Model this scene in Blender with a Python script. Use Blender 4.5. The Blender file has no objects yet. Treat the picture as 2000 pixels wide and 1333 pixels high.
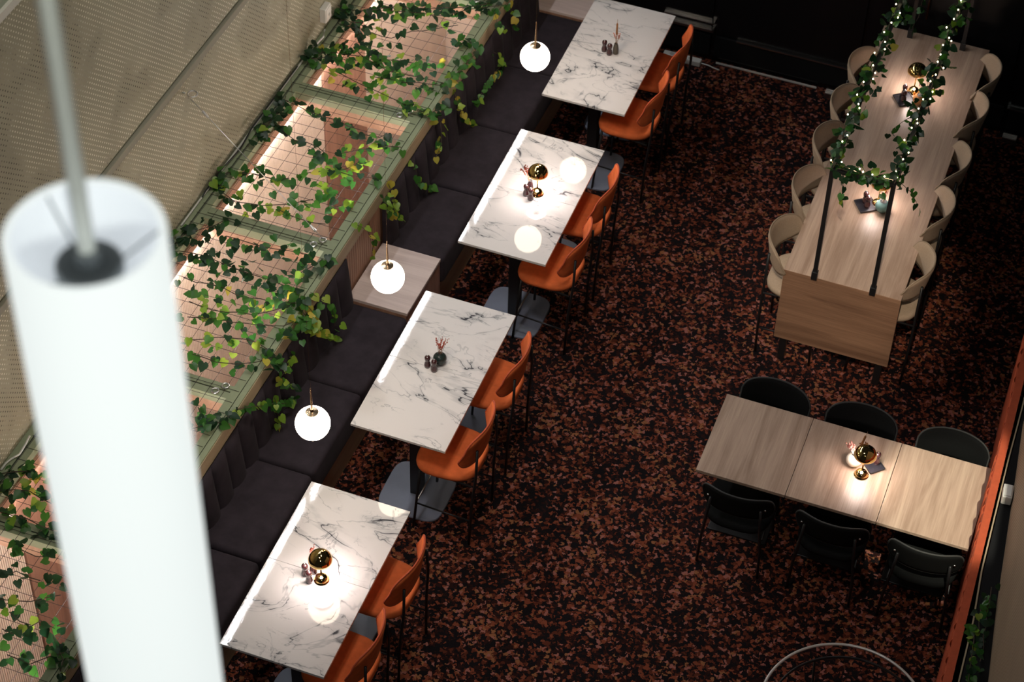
import bpy, bmesh, math, random
from mathutils import Matrix, Vector

# ------------------------------------------------------------------ camera, world, exposure
SC = bpy.context.scene
COL = SC.collection
PI = math.pi
H = 11.64
RC = Matrix(((0.937312253913212, -0.2665995295039344, 0.22443357487776855),
             (0.3477333368258345, 0.6730622454088695, -0.6527394122198699),
             (0.022962254334121454, 0.6898636855737887, 0.7235750342586758)))
FPX = 4360.21
cam = bpy.data.cameras.new('camera')
cam.sensor_width = 36.0
cam.sensor_fit = 'HORIZONTAL'
cam.lens = FPX * 36.0 / 2000.0
cam.clip_start = 0.05
cam.clip_end = 200
cam.dof.use_dof = True
cam.dof.focus_distance = 13.6
cam.dof.aperture_fstop = 3.2
camo = bpy.data.objects.new('camera', cam)
COL.objects.link(camo)
camo.matrix_world = Matrix.Translation((0, 0, H)) @ RC.to_4x4()
SC.camera = camo

world = bpy.data.worlds.new('world')
SC.world = world
world.use_nodes = True
world.node_tree.nodes['Background'].inputs[0].default_value = (0.66, 0.64, 0.60, 1)
world.node_tree.nodes['Background'].inputs[1].default_value = 0.016

vs = SC.view_settings
vs.view_transform = 'Standard'
vs.look = 'None'
vs.gamma = 1
vs.use_curve_mapping = False
vs.exposure = 0.0


def area_light(name, loc, rot, sx, sy, power, col):
    l = bpy.data.lights.new(name, 'AREA')
    l.shape = 'RECTANGLE'
    l.size = sx
    l.size_y = sy
    l.energy = power
    l.color = col
    o = bpy.data.objects.new(name, l)
    COL.objects.link(o)
    o.location = loc
    o.rotation_euler = rot
    return o


def spot_light(name, loc, target, power, col, size, blend=0.4, radius=0.03):
    l = bpy.data.lights.new(name, 'SPOT')
    l.energy = power
    l.color = col
    l.spot_size = size
    l.spot_blend = blend
    l.shadow_soft_size = radius
    o = bpy.data.objects.new(name, l)
    COL.objects.link(o)
    o.location = loc
    d = Vector(target) - Vector(loc)
    o.rotation_euler = d.to_track_quat('-Z', 'Y').to_euler()
    return o


# unseen spot added high above as general fill for the room
spot_light('overhead_fill_spot', (-3.4, 4.2, 14.5), (-3.1, 8.9, 0.0), 1080, (1.0, 0.93, 0.90), math.radians(36), 1.0, 0.7)
spot_light('gallery_wall_washer', (-2.6, 8.4, 9.2), (-5.7, 9.6, 2.2), 460, (1.0, 0.95, 0.78), math.radians(62), 0.9, 0.15)
spot_light('curtain_spotlight', (0.7, 4.6, 9.6), (-0.28, 9.52, 0.74), 5200, (1.0, 0.96, 0.76), math.radians(6.6), 0.5, 0.05)
spot_light('long_table_fill_spot', (-0.6, 3.4, 10.0), (-1.40, 11.3, 0.65), 3200, (1.0, 0.86, 0.68), math.radians(8.5), 0.9, 0.08)  # unseen spot added to brighten the near end of the long table
spot_light('bench_spotlight', (-3.2, 9.5, 8.5), (-4.3, 9.8, 0.7), 190, (0.95, 0.97, 1.0), math.radians(50), 0.8, 0.1)

pl = bpy.data.lights.new('rod_fill_lamp', 'POINT')  # unseen point lamp added behind the camera to brighten the tube lamp's rod
pl.energy = 230
pl.color = (0.97, 1.0, 0.92)
pl.shadow_soft_size = 0.12
plo = bpy.data.objects.new('rod_fill_lamp', pl)
COL.objects.link(plo)
plo.location = (0.5, -0.4, 10.3)

# ------------------------------------------------------------------ pixel rays (2000x1333 frame)
def ray(x, y):
    return RC @ Vector(((x - 1000) / FPX, -(y - 666.5) / FPX, -1.0))


def at(x, y, z):
    r = ray(x, y)
    return Vector((0, 0, H)) + r * ((H - z) / -r.z)


def onx(x, y, xw):
    r = ray(x, y)
    return Vector((0, 0, H)) + r * (xw / r.x)


# ------------------------------------------------------------------ materials
def new_mat(name):
    m = bpy.data.materials.new(name)
    m.use_nodes = True
    nt = m.node_tree
    b = nt.nodes['Principled BSDF']
    return m, nt, b


def N(nt, t, **kw):
    n = nt.nodes.new(t)
    for k, v in kw.items():
        if k.startswith('i_'):
            n.inputs[k[2:].replace('_', ' ')].default_value = v
        else:
            setattr(n, k, v)
    return n


def plain(name, col, rough=0.5, metal=0.0, spec=0.5, noise=0.0, nscale=30, sheen=0.0, bump=0.0, coat=0.0):
    m, nt, b = new_mat(name)
    b.inputs['Base Color'].default_value = (*col, 1)
    b.inputs['Roughness'].default_value = rough
    b.inputs['Metallic'].default_value = metal
    b.inputs['Specular IOR Level'].default_value = spec
    if coat:
        b.inputs['Coat Weight'].default_value = coat
    if sheen:
        b.inputs['Sheen Weight'].default_value = sheen
        b.inputs['Sheen Roughness'].default_value = 0.4
        b.inputs['Sheen Tint'].default_value = (*[min(1, c * 1.5 + 0.1) for c in col], 1)
    if noise or bump:
        tc = N(nt, 'ShaderNodeTexCoord')
        nz = N(nt, 'ShaderNodeTexNoise', i_Scale=nscale, i_Detail=4.0, i_Roughness=0.6)
        nt.links.new(tc.outputs['Object'], nz.inputs['Vector'])
        if noise:
            mr = N(nt, 'ShaderNodeMapRange')
            mr.inputs[1].default_value = 0.3
            mr.inputs[2].default_value = 0.7
            mr.inputs[3].default_value = 1 - noise
            mr.inputs[4].default_value = 1 + noise
            nt.links.new(nz.outputs['Fac'], mr.inputs[0])
            mx = N(nt, 'ShaderNodeMix', data_type='RGBA', blend_type='MULTIPLY')
            mx.inputs[0].default_value = 1
            mx.inputs[6].default_value = (*col, 1)
            nt.links.new(mr.outputs[0], mx.inputs[7])
            nt.links.new(mx.outputs[2], b.inputs['Base Color'])
        if bump:
            bp = N(nt, 'ShaderNodeBump', i_Strength=bump, i_Distance=0.002)
            nt.links.new(nz.outputs['Fac'], bp.inputs['Height'])
            nt.links.new(bp.outputs[0], b.inputs['Normal'])
    return m


def emit(name, col, strength, base=None):
    m, nt, b = new_mat(name)
    b.inputs['Base Color'].default_value = (*(base or col), 1)
    b.inputs['Emission Color'].default_value = (*col, 1)
    b.inputs['Emission Strength'].default_value = strength
    b.inputs['Roughness'].default_value = 0.3
    return m


def ramp(nt, stops, interp='LINEAR'):
    r = N(nt, 'ShaderNodeValToRGB')
    r.color_ramp.interpolation = interp
    e = r.color_ramp.elements
    while len(e) < len(stops):
        e.new(0.5)
    for el, (p, c) in zip(e, stops):
        el.position = p
        el.color = (*c, 1)
    return r


def carpet_mat():
    m, nt, b = new_mat('camouflage_carpet')
    L = nt.links.new
    tc = N(nt, 'ShaderNodeTexCoord')
    nz = N(nt, 'ShaderNodeTexNoise', i_Scale=45.0, i_Detail=3.0)
    L(tc.outputs['Object'], nz.inputs['Vector'])
    sub = N(nt, 'ShaderNodeVectorMath', operation='SUBTRACT')
    sub.inputs[1].default_value = (0.5, 0.5, 0.5)
    L(nz.outputs['Color'], sub.inputs[0])
    mul = N(nt, 'ShaderNodeVectorMath', operation='SCALE')
    mul.inputs['Scale'].default_value = 0.05
    L(sub.outputs[0], mul.inputs[0])
    add = N(nt, 'ShaderNodeVectorMath', operation='ADD')
    L(tc.outputs['Object'], add.inputs[0])
    L(mul.outputs[0], add.inputs[1])
    flat = N(nt, 'ShaderNodeVectorMath', operation='MULTIPLY')
    flat.inputs[1].default_value = (1, 1, 0)
    L(add.outputs[0], flat.inputs[0])
    vo = N(nt, 'ShaderNodeTexVoronoi', i_Scale=52.0)
    L(flat.outputs[0], vo.inputs['Vector'])
    sep = N(nt, 'ShaderNodeSeparateColor')
    L(vo.outputs['Color'], sep.inputs[0])
    big = N(nt, 'ShaderNodeTexNoise', i_Scale=3.0, i_Detail=2.0)
    L(tc.outputs['Object'], big.inputs['Vector'])
    mrb = N(nt, 'ShaderNodeMapRange')
    mrb.inputs[1].default_value = 0.3
    mrb.inputs[2].default_value = 0.7
    mrb.inputs[3].default_value = -0.13
    mrb.inputs[4].default_value = 0.13
    L(big.outputs['Fac'], mrb.inputs[0])
    sm = N(nt, 'ShaderNodeMath', operation='ADD')
    L(sep.outputs[0], sm.inputs[0])
    L(mrb.outputs[0], sm.inputs[1])
    r = ramp(nt, [(0.0, (0.008, 0.006, 0.007)), (0.44, (0.024, 0.008, 0.007)), (0.61, (0.095, 0.024, 0.013)),
                  (0.74, (0.20, 0.052, 0.026)), (0.88, (0.31, 0.115, 0.09)), (0.96, (0.26, 0.105, 0.045))], 'CONSTANT')
    L(sm.outputs[0], r.inputs[0])
    L(r.outputs[0], b.inputs['Base Color'])
    b.inputs['Roughness'].default_value = 0.95
    b.inputs['Specular IOR Level'].default_value = 0.1
    fz = N(nt, 'ShaderNodeTexNoise', i_Scale=320.0, i_Detail=2.0)
    L(tc.outputs['Object'], fz.inputs['Vector'])
    bp = N(nt, 'ShaderNodeBump', i_Strength=0.6, i_Distance=0.004)
    L(fz.outputs['Fac'], bp.inputs['Height'])
    L(bp.outputs[0], b.inputs['Normal'])
    return m


def wood_mat(name, c1, c2, axis=1, scale=1.0, rough=0.45):
    """grain runs along axis (0 x, 1 y, 2 z) in object space"""
    m, nt, b = new_mat(name)
    L = nt.links.new
    tc = N(nt, 'ShaderNodeTexCoord')
    oi = N(nt, 'ShaderNodeObjectInfo')
    off = N(nt, 'ShaderNodeVectorMath', operation='SCALE')
    off.inputs[0].default_value = (7.3, 3.1, 5.7)
    L(oi.outputs['Random'], off.inputs['Scale'])
    add = N(nt, 'ShaderNodeVectorMath', operation='ADD')
    L(tc.outputs['Object'], add.inputs[0])
    L(off.outputs[0], add.inputs[1])
    mp = N(nt, 'ShaderNodeMapping')
    s = [11.0 * scale] * 3
    s[axis] = 0.9 * scale
    mp.inputs['Scale'].default_value = s
    L(add.outputs[0], mp.inputs['Vector'])
    nz = N(nt, 'ShaderNodeTexNoise', i_Scale=1.0, i_Detail=5.0, i_Roughness=0.58, i_Distortion=1.1)
    L(mp.outputs[0], nz.inputs['Vector'])
    mp2 = N(nt, 'ShaderNodeMapping')
    s2 = [170.0 * scale] * 3
    s2[axis] = 5.0 * scale
    mp2.inputs['Scale'].default_value = s2
    L(add.outputs[0], mp2.inputs['Vector'])
    n2 = N(nt, 'ShaderNodeTexNoise', i_Scale=1.0, i_Detail=2.0)
    L(mp2.outputs[0], n2.inputs['Vector'])
    ad = N(nt, 'ShaderNodeMath', operation='MULTIPLY_ADD')
    ad.inputs[1].default_value = 0.34
    L(n2.outputs['Fac'], ad.inputs[0])
    L(nz.outputs['Fac'], ad.inputs[2])
    r = ramp(nt, [(0.44, c2), (0.88, c1)])
    L(ad.outputs[0], r.inputs[0])
    L(r.outputs[0], b.inputs['Base Color'])
    b.inputs['Roughness'].default_value = rough
    bp = N(nt, 'ShaderNodeBump', i_Strength=0.12, i_Distance=0.001)
    L(n2.outputs['Fac'], bp.inputs['Height'])
    L(bp.outputs[0], b.inputs['Normal'])
    return m


def marble_mat():
    m, nt, b = new_mat('white_veined_marble')
    L = nt.links.new
    tc = N(nt, 'ShaderNodeTexCoord')
    oi = N(nt, 'ShaderNodeObjectInfo')
    off = N(nt, 'ShaderNodeVectorMath', operation='SCALE')
    off.inputs[0].default_value = (9.3, 5.1, 2.7)
    L(oi.outputs['Random'], off.inputs['Scale'])
    add = N(nt, 'ShaderNodeVectorMath', operation='ADD')
    L(tc.outputs['Object'], add.inputs[0])
    L(off.outputs[0], add.inputs[1])
    mp = N(nt, 'ShaderNodeMapping')
    mp.inputs['Rotation'].default_value = (0, 0, 0.9)
    mp.inputs['Scale'].default_value = (1.0, 1.9, 1.0)
    L(add.outputs[0], mp.inputs['Vector'])

    def vein(scale, dist, width, detail):
        nz = N(nt, 'ShaderNodeTexNoise', i_Scale=scale, i_Detail=detail, i_Roughness=0.55, i_Distortion=dist)
        L(mp.outputs[0], nz.inputs['Vector'])
        s = N(nt, 'ShaderNodeMath', operation='SUBTRACT')
        s.inputs[1].default_value = 0.5
        L(nz.outputs['Fac'], s.inputs[0])
        a = N(nt, 'ShaderNodeMath', operation='ABSOLUTE')
        L(s.outputs[0], a.inputs[0])
        mr = N(nt, 'ShaderNodeMapRange', interpolation_type='SMOOTHSTEP')
        mr.inputs[1].default_value = 0.0
        mr.inputs[2].default_value = width
        mr.inputs[3].default_value = 1.0
        mr.inputs[4].default_value = 0.0
        L(a.outputs[0], mr.inputs[0])
        return mr.outputs[0]

    v1 = vein(1.15, 1.1, 0.010, 4.5)
    v2 = vein(2.3, 1.8, 0.016, 6.0)
    v3 = vein(1.15, 1.1, 0.075, 4.5)
    cl = N(nt, 'ShaderNodeTexNoise', i_Scale=3.2, i_Detail=4.0)
    L(mp.outputs[0], cl.inputs['Vector'])
    msk = N(nt, 'ShaderNodeMapRange', interpolation_type='SMOOTHSTEP')
    msk.inputs[1].default_value = 0.42
    msk.inputs[2].default_value = 0.62
    L(cl.outputs['Fac'], msk.inputs[0])

    def mul(a, bb):
        n = N(nt, 'ShaderNodeMath', operation='MULTIPLY')
        L(a, n.inputs[0])
        if isinstance(bb, float):
            n.inputs[1].default_value = bb
        else:
            L(bb, n.inputs[1])
        return n.outputs[0]

    def addn(a, bb):
        n = N(nt, 'ShaderNodeMath', operation='ADD', use_clamp=True)
        L(a, n.inputs[0])
        L(bb, n.inputs[1])
        return n.outputs[0]

    inv = N(nt, 'ShaderNodeMath', operation='MULTIPLY_ADD')
    inv.inputs[1].default_value = 0.75
    inv.inputs[2].default_value = 0.25
    L(msk.outputs[0], inv.inputs[0])
    f = addn(addn(mul(mul(v1, inv.outputs[0]), 0.95), mul(mul(v2, msk.outputs[0]), 0.45)), mul(mul(v3, msk.outputs[0]), 0.28))
    r = ramp(nt, [(0.0, (0.71, 0.675, 0.67)), (0.35, (0.46, 0.45, 0.46)), (1.0, (0.07, 0.07, 0.08))])
    L(f, r.inputs[0])
    L(r.outputs[0], b.inputs['Base Color'])
    b.inputs['Roughness'].default_value = 0.022
    b.inputs['Specular IOR Level'].default_value = 0.2
    wv = N(nt, 'ShaderNodeTexNoise', i_Scale=70.0, i_Detail=1.0)
    L(add.outputs[0], wv.inputs['Vector'])
    bp = N(nt, 'ShaderNodeBump', i_Strength=0.05, i_Distance=0.001)
    L(wv.outputs['Fac'], bp.inputs['Height'])
    L(bp.outputs[0], b.inputs['Normal'])
    return m


def perforated_mat(name, base, pitch, rad, dark, pale, au=1, av=2):
    m, nt, b = new_mat(name)
    L = nt.links.new
    tc = N(nt, 'ShaderNodeTexCoord')
    sx = N(nt, 'ShaderNodeSeparateXYZ')
    L(tc.outputs['Object'], sx.inputs[0])

    def M(op, a, bb=None, c=None):
        n = N(nt, 'ShaderNodeMath', operation=op)
        for i, v in enumerate((a, bb, c)):
            if v is None:
                continue
            if isinstance(v, (int, float)):
                n.inputs[i].default_value = v
            else:
                L(v, n.inputs[i])
        return n.outputs[0]

    u = M('DIVIDE', sx.outputs[au], pitch)
    v = M('DIVIDE', sx.outputs[av], pitch)
    a1 = M('ADD', u, v)
    a2 = M('SUBTRACT', u, v)
    fa = M('SUBTRACT', M('FRACT', a1), 0.5)
    fb = M('SUBTRACT', M('FRACT', a2), 0.5)
    d = M('SQRT', M('ADD', M('MULTIPLY', fa, fa), M('MULTIPLY', fb, fb)))
    hole = M('LESS_THAN', d, rad)
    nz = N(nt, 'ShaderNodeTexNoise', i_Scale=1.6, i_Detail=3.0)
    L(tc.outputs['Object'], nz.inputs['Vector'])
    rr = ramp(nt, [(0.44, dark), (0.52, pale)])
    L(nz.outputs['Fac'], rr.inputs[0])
    n2 = N(nt, 'ShaderNodeTexNoise', i_Scale=2.5, i_Detail=4.0)
    L(tc.outputs['Object'], n2.inputs['Vector'])
    rb = ramp(nt, [(0.3, tuple(c * 0.88 for c in base)), (0.7, tuple(c * 1.1 for c in base))])
    L(n2.outputs['Fac'], rb.inputs[0])
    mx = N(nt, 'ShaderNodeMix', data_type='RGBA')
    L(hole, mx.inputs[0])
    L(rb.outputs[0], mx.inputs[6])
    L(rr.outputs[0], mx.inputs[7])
    L(mx.outputs[2], b.inputs['Base Color'])
    b.inputs['Roughness'].default_value = 0.55
    b.inputs['Specular IOR Level'].default_value = 0.3
    bp = N(nt, 'ShaderNodeBump', i_Strength=0.4, i_Distance=0.003, invert=True)
    L(hole, bp.inputs['Height'])
    L(bp.outputs[0], b.inputs['Normal'])
    return m


def leaf_mat(name, c1, c2):
    m, nt, b = new_mat(name)
    L = nt.links.new
    oi = N(nt, 'ShaderNodeObjectInfo')
    r = ramp(nt, [(0.0, c1), (1.0, c2)])
    L(oi.outputs['Random'], r.inputs[0])
    L(r.outputs[0], b.inputs['Base Color'])
    b.inputs['Roughness'].default_value = 0.38
    tr = N(nt, 'ShaderNodeBsdfTranslucent')
    L(r.outputs[0], tr.inputs['Color'])
    ms = N(nt, 'ShaderNodeMixShader')
    ms.inputs[0].default_value = 0.42
    L(b.outputs[0], ms.inputs[1])
    L(tr.outputs[0], ms.inputs[2])
    L(ms.outputs[0], nt.nodes['Material Output'].inputs['Surface'])
    return m


M = {}
M['carpet'] = carpet_mat()
M['marble'] = marble_mat()
M['orange'] = plain('orange_velvet', (0.78, 0.165, 0.048), 0.85, spec=0.2, noise=0.12, nscale=14, sheen=0.25)
M['orange_dark'] = plain('orange_piping', (0.52, 0.085, 0.03), 0.8, sheen=0.2)
M['beige'] = plain('oatmeal_fabric', (0.40, 0.30, 0.215), 0.9, spec=0.15, noise=0.12, nscale=160, sheen=0.15, bump=0.3)
M['beige_edge'] = plain('oatmeal_piping', (0.30, 0.22, 0.15), 0.9)
M['blackfab'] = plain('charcoal_fabric', (0.008, 0.0085, 0.0085), 0.95, spec=0.1, noise=0.15, nscale=120, bump=0.3)
M['blackfab_edge'] = plain('charcoal_piping', (0.035, 0.036, 0.035), 0.7)
M['blackmetal'] = plain('black_powder_coat', (0.012, 0.012, 0.013), 0.38)
M['basemetal'] = plain('slate_blue_table_foot', (0.25, 0.275, 0.36), 0.5, noise=0.05, nscale=8)
M['steel'] = plain('steel', (0.6, 0.6, 0.6), 0.28, metal=1)
M['brass'] = plain('polished_brass', (0.83, 0.58, 0.23), 0.06, metal=1)
M['dimbrass'] = plain('aged_brass', (0.55, 0.40, 0.26), 0.25, metal=1)
M['velvet'] = plain('aubergine_velvet', (0.027, 0.021, 0.027), 0.9, spec=0.15, noise=0.22, nscale=9, sheen=0.16)
M['oak'] = wood_mat('pale_oak_laminate', (0.55, 0.40, 0.305), (0.30, 0.195, 0.14), 1, 0.8, rough=0.36)
M['oak_x'] = wood_mat('pale_oak_end_panel', (0.36, 0.205, 0.125), (0.17, 0.09, 0.055), 0, 0.8)
M['block'] = wood_mat('pinkish_ash', (0.62, 0.51, 0.48), (0.46, 0.36, 0.34), 0, 1.2)
M['brownpanel'] = wood_mat('brown_wood_panel', (0.40, 0.22, 0.15), (0.23, 0.115, 0.075), 2, 1.0)
M['fascia'] = wood_mat('tan_timber_fascia', (0.46, 0.28, 0.19), (0.31, 0.175, 0.11), 1, 1.0)
M['slat'] = plain('ribbed_ash', (0.72, 0.59, 0.48), 0.6, noise=0.06, nscale=6)
M['slatgap'] = plain('shadow_gap_backing', (0.15, 0.09, 0.065), 0.8)
M['rail'] = plain('sage_painted_timber', (0.225, 0.26, 0.16), 0.55, noise=0.07, nscale=12)
M['railface'] = wood_mat('rail_face_timber', (0.42, 0.33, 0.22), (0.30, 0.22, 0.14), 1, 0.8)
M['groove'] = plain('black_groove', (0.01, 0.01, 0.01), 0.7)
M['wire'] = plain('dark_wire', (0.03, 0.022, 0.02), 0.6)
M['wallperf'] = perforated_mat('perforated_sand_panel', (0.315, 0.29, 0.205), 0.042, 0.2, (0.09, 0.075, 0.05), (0.68, 0.63, 0.50))  # pale hole tone paints in the light showing through from behind
M['wallperf2'] = perforated_mat('woven_tan_panel', (0.33, 0.245, 0.17), 0.02, 0.26, (0.15, 0.10, 0.07), (0.18, 0.12, 0.085))
M['walltrim'] = plain('sand_trim', (0.24, 0.225, 0.17), 0.6)
M['upper'] = plain('pale_green_wall', (0.42, 0.46, 0.38), 0.6)
M['whitetrim'] = plain('offwhite_trim', (0.62, 0.6, 0.55), 0.5)
M['white_plastic'] = plain('white_plastic', (0.78, 0.76, 0.72), 0.4)
M['greycable'] = plain('grey_cable', (0.55, 0.54, 0.5), 0.5)
M['blackcable'] = plain('black_cable', (0.01, 0.01, 0.01), 0.5)
M['blackwall'] = plain('black_gloss_panel', (0.006, 0.006, 0.007), 0.22)
M['blackmatte'] = plain('black_matte_panel', (0.006, 0.006, 0.007), 0.8, spec=0.2)
M['plum'] = plain('plum_lacquered_wood', (0.055, 0.018, 0.02), 0.16, coat=0.6)
M['darkgreen'] = plain('dark_green_glaze', (0.018, 0.03, 0.028), 0.2)
M['teal'] = plain('matte_teal_glaze', (0.10, 0.19, 0.18), 0.5)
M['terracotta'] = plain('ochre_orange_glaze', (0.55, 0.24, 0.08), 0.4)
M['cream'] = plain('cream_ceramic', (0.78, 0.68, 0.56), 0.45)
M['taupe'] = plain('taupe_ceramic', (0.10, 0.085, 0.065), 0.5)
M['slate'] = plain('black_slate', (0.028, 0.026, 0.034), 0.35, noise=0.4, nscale=40)
M['cattail'] = plain('dried_cattail', (0.26, 0.11, 0.04), 0.9)
M['redbud'] = plain('dried_red_bud', (0.42, 0.075, 0.05), 0.8)
M['pinkbud'] = plain('dried_pink_bud', (0.62, 0.27, 0.22), 0.8)
M['twig'] = plain('dry_twig', (0.30, 0.17, 0.10), 0.8)
M['vine'] = plain('vine_stem', (0.045, 0.03, 0.018), 0.8)
M['curtain'] = plain('rust_orange_curtain', (0.40, 0.075, 0.032), 0.8, spec=0.15, noise=0.1, nscale=25, sheen=0.2)
M['globe'] = emit('opal_glass_lit', (1.0, 0.83, 0.64), 28.0)
M['tube'] = emit('opal_tube_lit', (0.93, 1.0, 0.98), 0.86, (0.3, 0.3, 0.3))
M['led'] = emit('led_strip', (1.0, 0.94, 0.92), 110.0)
M['added_wash'] = emit('added_led_wash', (1.0, 0.95, 0.9), 48.0)
M['ledwall'] = emit('linear_wall_light', (0.95, 0.97, 1.0), 80.0)
M['lampdiff'] = emit('lamp_diffuser', (1.0, 0.87, 0.82), 46.0)
M['fairy'] = emit('fairy_bulb', (1.0, 0.86, 0.5), 11.0)
M['tubecap'] = plain('tube_grey_cap', (0.22, 0.24, 0.24), 0.35)
M['tubeinner'] = emit('tube_inner_funnel', (0.88, 0.95, 1.0), 0.55, (0.6, 0.62, 0.64))
M['glass'] = None
m, nt, b = new_mat('clear_glass')
b.inputs['Base Color'].default_value = (0.98, 0.99, 0.99, 1)
b.inputs['Transmission Weight'].default_value = 1.0
b.inputs['Roughness'].default_value = 0.0
b.inputs['IOR'].default_value = 1.08
M['glass'] = m
M['rim'] = plain('brushed_nickel', (0.62, 0.58, 0.54), 0.3, metal=0.35)
M['rodwhite'] = plain('white_suspension_rod', (0.85, 0.87, 0.8), 0.5)
LEAFM = [leaf_mat('ivy_leaf_dark', (0.008, 0.035, 0.014), (0.018, 0.06, 0.018)),
         leaf_mat('ivy_leaf_green', (0.025, 0.115, 0.02), (0.06, 0.19, 0.025)),
         leaf_mat('ivy_leaf_lime', (0.16, 0.33, 0.03), (0.30, 0.40, 0.05)),
         leaf_mat('ivy_leaf_yellow', (0.42, 0.40, 0.06), (0.52, 0.40, 0.05))]

# ------------------------------------------------------------------ geometry helpers
def mesh_from(name, verts, faces, smooth=False, mats=None):
    me = bpy.data.meshes.new(name)
    me.from_pydata([tuple(v) for v in verts], [], faces)
    me.update()
    if smooth:
        me.polygons.foreach_set('use_smooth', [True] * len(me.polygons))
    if mats:
        for mt in mats:
            me.materials.append(mt)
    return me


def link(name, me, parent=None, loc=None, rotz=None):
    o = bpy.data.objects.new(name, me)
    COL.objects.link(o)
    if parent:
        o.parent = parent
    if loc is not None:
        o.location = loc
    if rotz is not None:
        o.rotation_euler = (0, 0, rotz)
    return o


def tag(o, label=None, cat=None, group=None, kind=None):
    if label:
        o['label'] = label
    if cat:
        o['category'] = cat
    if group:
        o['group'] = group
    if kind:
        o['kind'] = kind
    return o


def thing(name, label, cat, loc=(0, 0, 0), rotz=0, group=None):
    o = bpy.data.objects.new(name, None)
    o.empty_display_size = 0.05
    COL.objects.link(o)
    o.location = loc
    o.rotation_euler = (0, 0, rotz)
    return tag(o, label, cat, group)


class MB:
    def __init__(self):
        self.v = []
        self.f = []

    def add(self, vs_, fs_):
        n = len(self.v)
        self.v += [Vector(p) for p in vs_]
        self.f += [tuple(i + n for i in f) for f in fs_]
        return self

    def box(self, x0, x1, y0, y1, z0, z1):
        return self.add([(x0, y0, z0), (x1, y0, z0), (x1, y1, z0), (x0, y1, z0), (x0, y0, z1), (x1, y0, z1), (x1, y1, z1), (x0, y1, z1)],
                        [(3, 2, 1, 0), (4, 5, 6, 7), (0, 1, 5, 4), (1, 2, 6, 5), (2, 3, 7, 6), (3, 0, 4, 7)])

    def tube(self, pts, r, n=8, closed=False):
        pts = [Vector(p) for p in pts]
        rs = r if isinstance(r, (list, tuple)) else [r] * len(pts)
        vs_, fs_ = [], []
        up = Vector((0, 0, 1))
        for i, p in enumerate(pts):
            a = pts[i - 1] if (i > 0 or closed) else p
            c = pts[(i + 1) % len(pts)] if (i < len(pts) - 1 or closed) else p
            t = (c - a).normalized()
            ref = up if abs(t.z) < 0.95 else Vector((1, 0, 0))
            s = t.cross(ref).normalized()
            q = s.cross(t)
            for k in range(n):
                an = 2 * PI * k / n
                vs_.append(p + (s * math.cos(an) + q * math.sin(an)) * rs[i])
        m_ = len(pts)
        for i in range(m_ if closed else m_ - 1):
            j = (i + 1) % m_
            for k in range(n):
                k2 = (k + 1) % n
                fs_.append((i * n + k, i * n + k2, j * n + k2, j * n + k))
        if not closed:
            fs_.append(tuple(reversed(range(n))))
            fs_.append(tuple((m_ - 1) * n + k for k in range(n)))
        return self.add(vs_, fs_)

    def lathe(self, prof, n=24, cx=0, cy=0, cap=True):
        vs_, fs_ = [], []
        for (r, z) in prof:
            for k in range(n):
                a = 2 * PI * k / n
                vs_.append((cx + r * math.cos(a), cy + r * math.sin(a), z))
        for i in range(len(prof) - 1):
            for k in range(n):
                k2 = (k + 1) % n
                fs_.append((i * n + k, i * n + k2, (i + 1) * n + k2, (i + 1) * n + k))
        if cap:
            fs_.append(tuple(reversed(range(n))))
            fs_.append(tuple((len(prof) - 1) * n + k for k in range(n)))
        return self.add(vs_, fs_)

    def shear(self):
        for v in self.v:
            v.x += 0.024 * (v.y - 9.5)
        return self

    def build(self, name, mat, parent=None, smooth=False, bevel=0, loc=None, rotz=None, seg=2):
        me = mesh_from(name, self.v, self.f, smooth, [mat])
        if bevel:
            bm = bmesh.new()
            bm.from_mesh(me)
            bmesh.ops.remove_doubles(bm, verts=bm.verts, dist=1e-6)
            bmesh.ops.bevel(bm, geom=[e for e in bm.edges if len(e.link_faces) == 2 and e.calc_face_angle(0) > 0.6],
                            offset=bevel, segments=seg, affect='EDGES', profile=0.5)
            bm.to_mesh(me)
            bm.free()
            if smooth:
                me.polygons.foreach_set('use_smooth', [True] * len(me.polygons))
        return link(name, me, parent, loc, rotz)


def shade_auto(o, ang=40):
    """mark hard edges so smooth-shaded meshes keep crisp corners"""
    me = o.data
    bm = bmesh.new()
    bm.from_mesh(me)
    for e in bm.edges:
        if len(e.link_faces) == 2 and e.calc_face_angle(0) > math.radians(ang):
            e.smooth = False
    bm.to_mesh(me)
    bm.free()
    me.polygons.foreach_set('use_smooth', [True] * len(me.polygons))
    return o


def copy_tree(o, parent=None):
    c = o.copy()
    COL.objects.link(c)
    c.parent = parent
    for ch in [x for x in o.children]:
        copy_tree(ch, c)
    return c


def struct(name, mb, mat, label=None, bevel=0):
    o = mb.build(name, mat, bevel=bevel)
    o['kind'] = 'structure'
    if label:
        o['label'] = label
    return o


rnd = random.Random(7)

# ------------------------------------------------------------------ the setting
struct('floor', MB().box(-4.45, 3.0, 0.0, 14.1, -0.06, 0.0), M['carpet'], 'dark rust and black camouflage patterned carpet')
wb = struct('wall_back', MB().box(-4.45, 3.0, 14.1, 14.25, -0.06, 4.5), M['blackwall'], 'black glossy panelled back wall')
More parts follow.
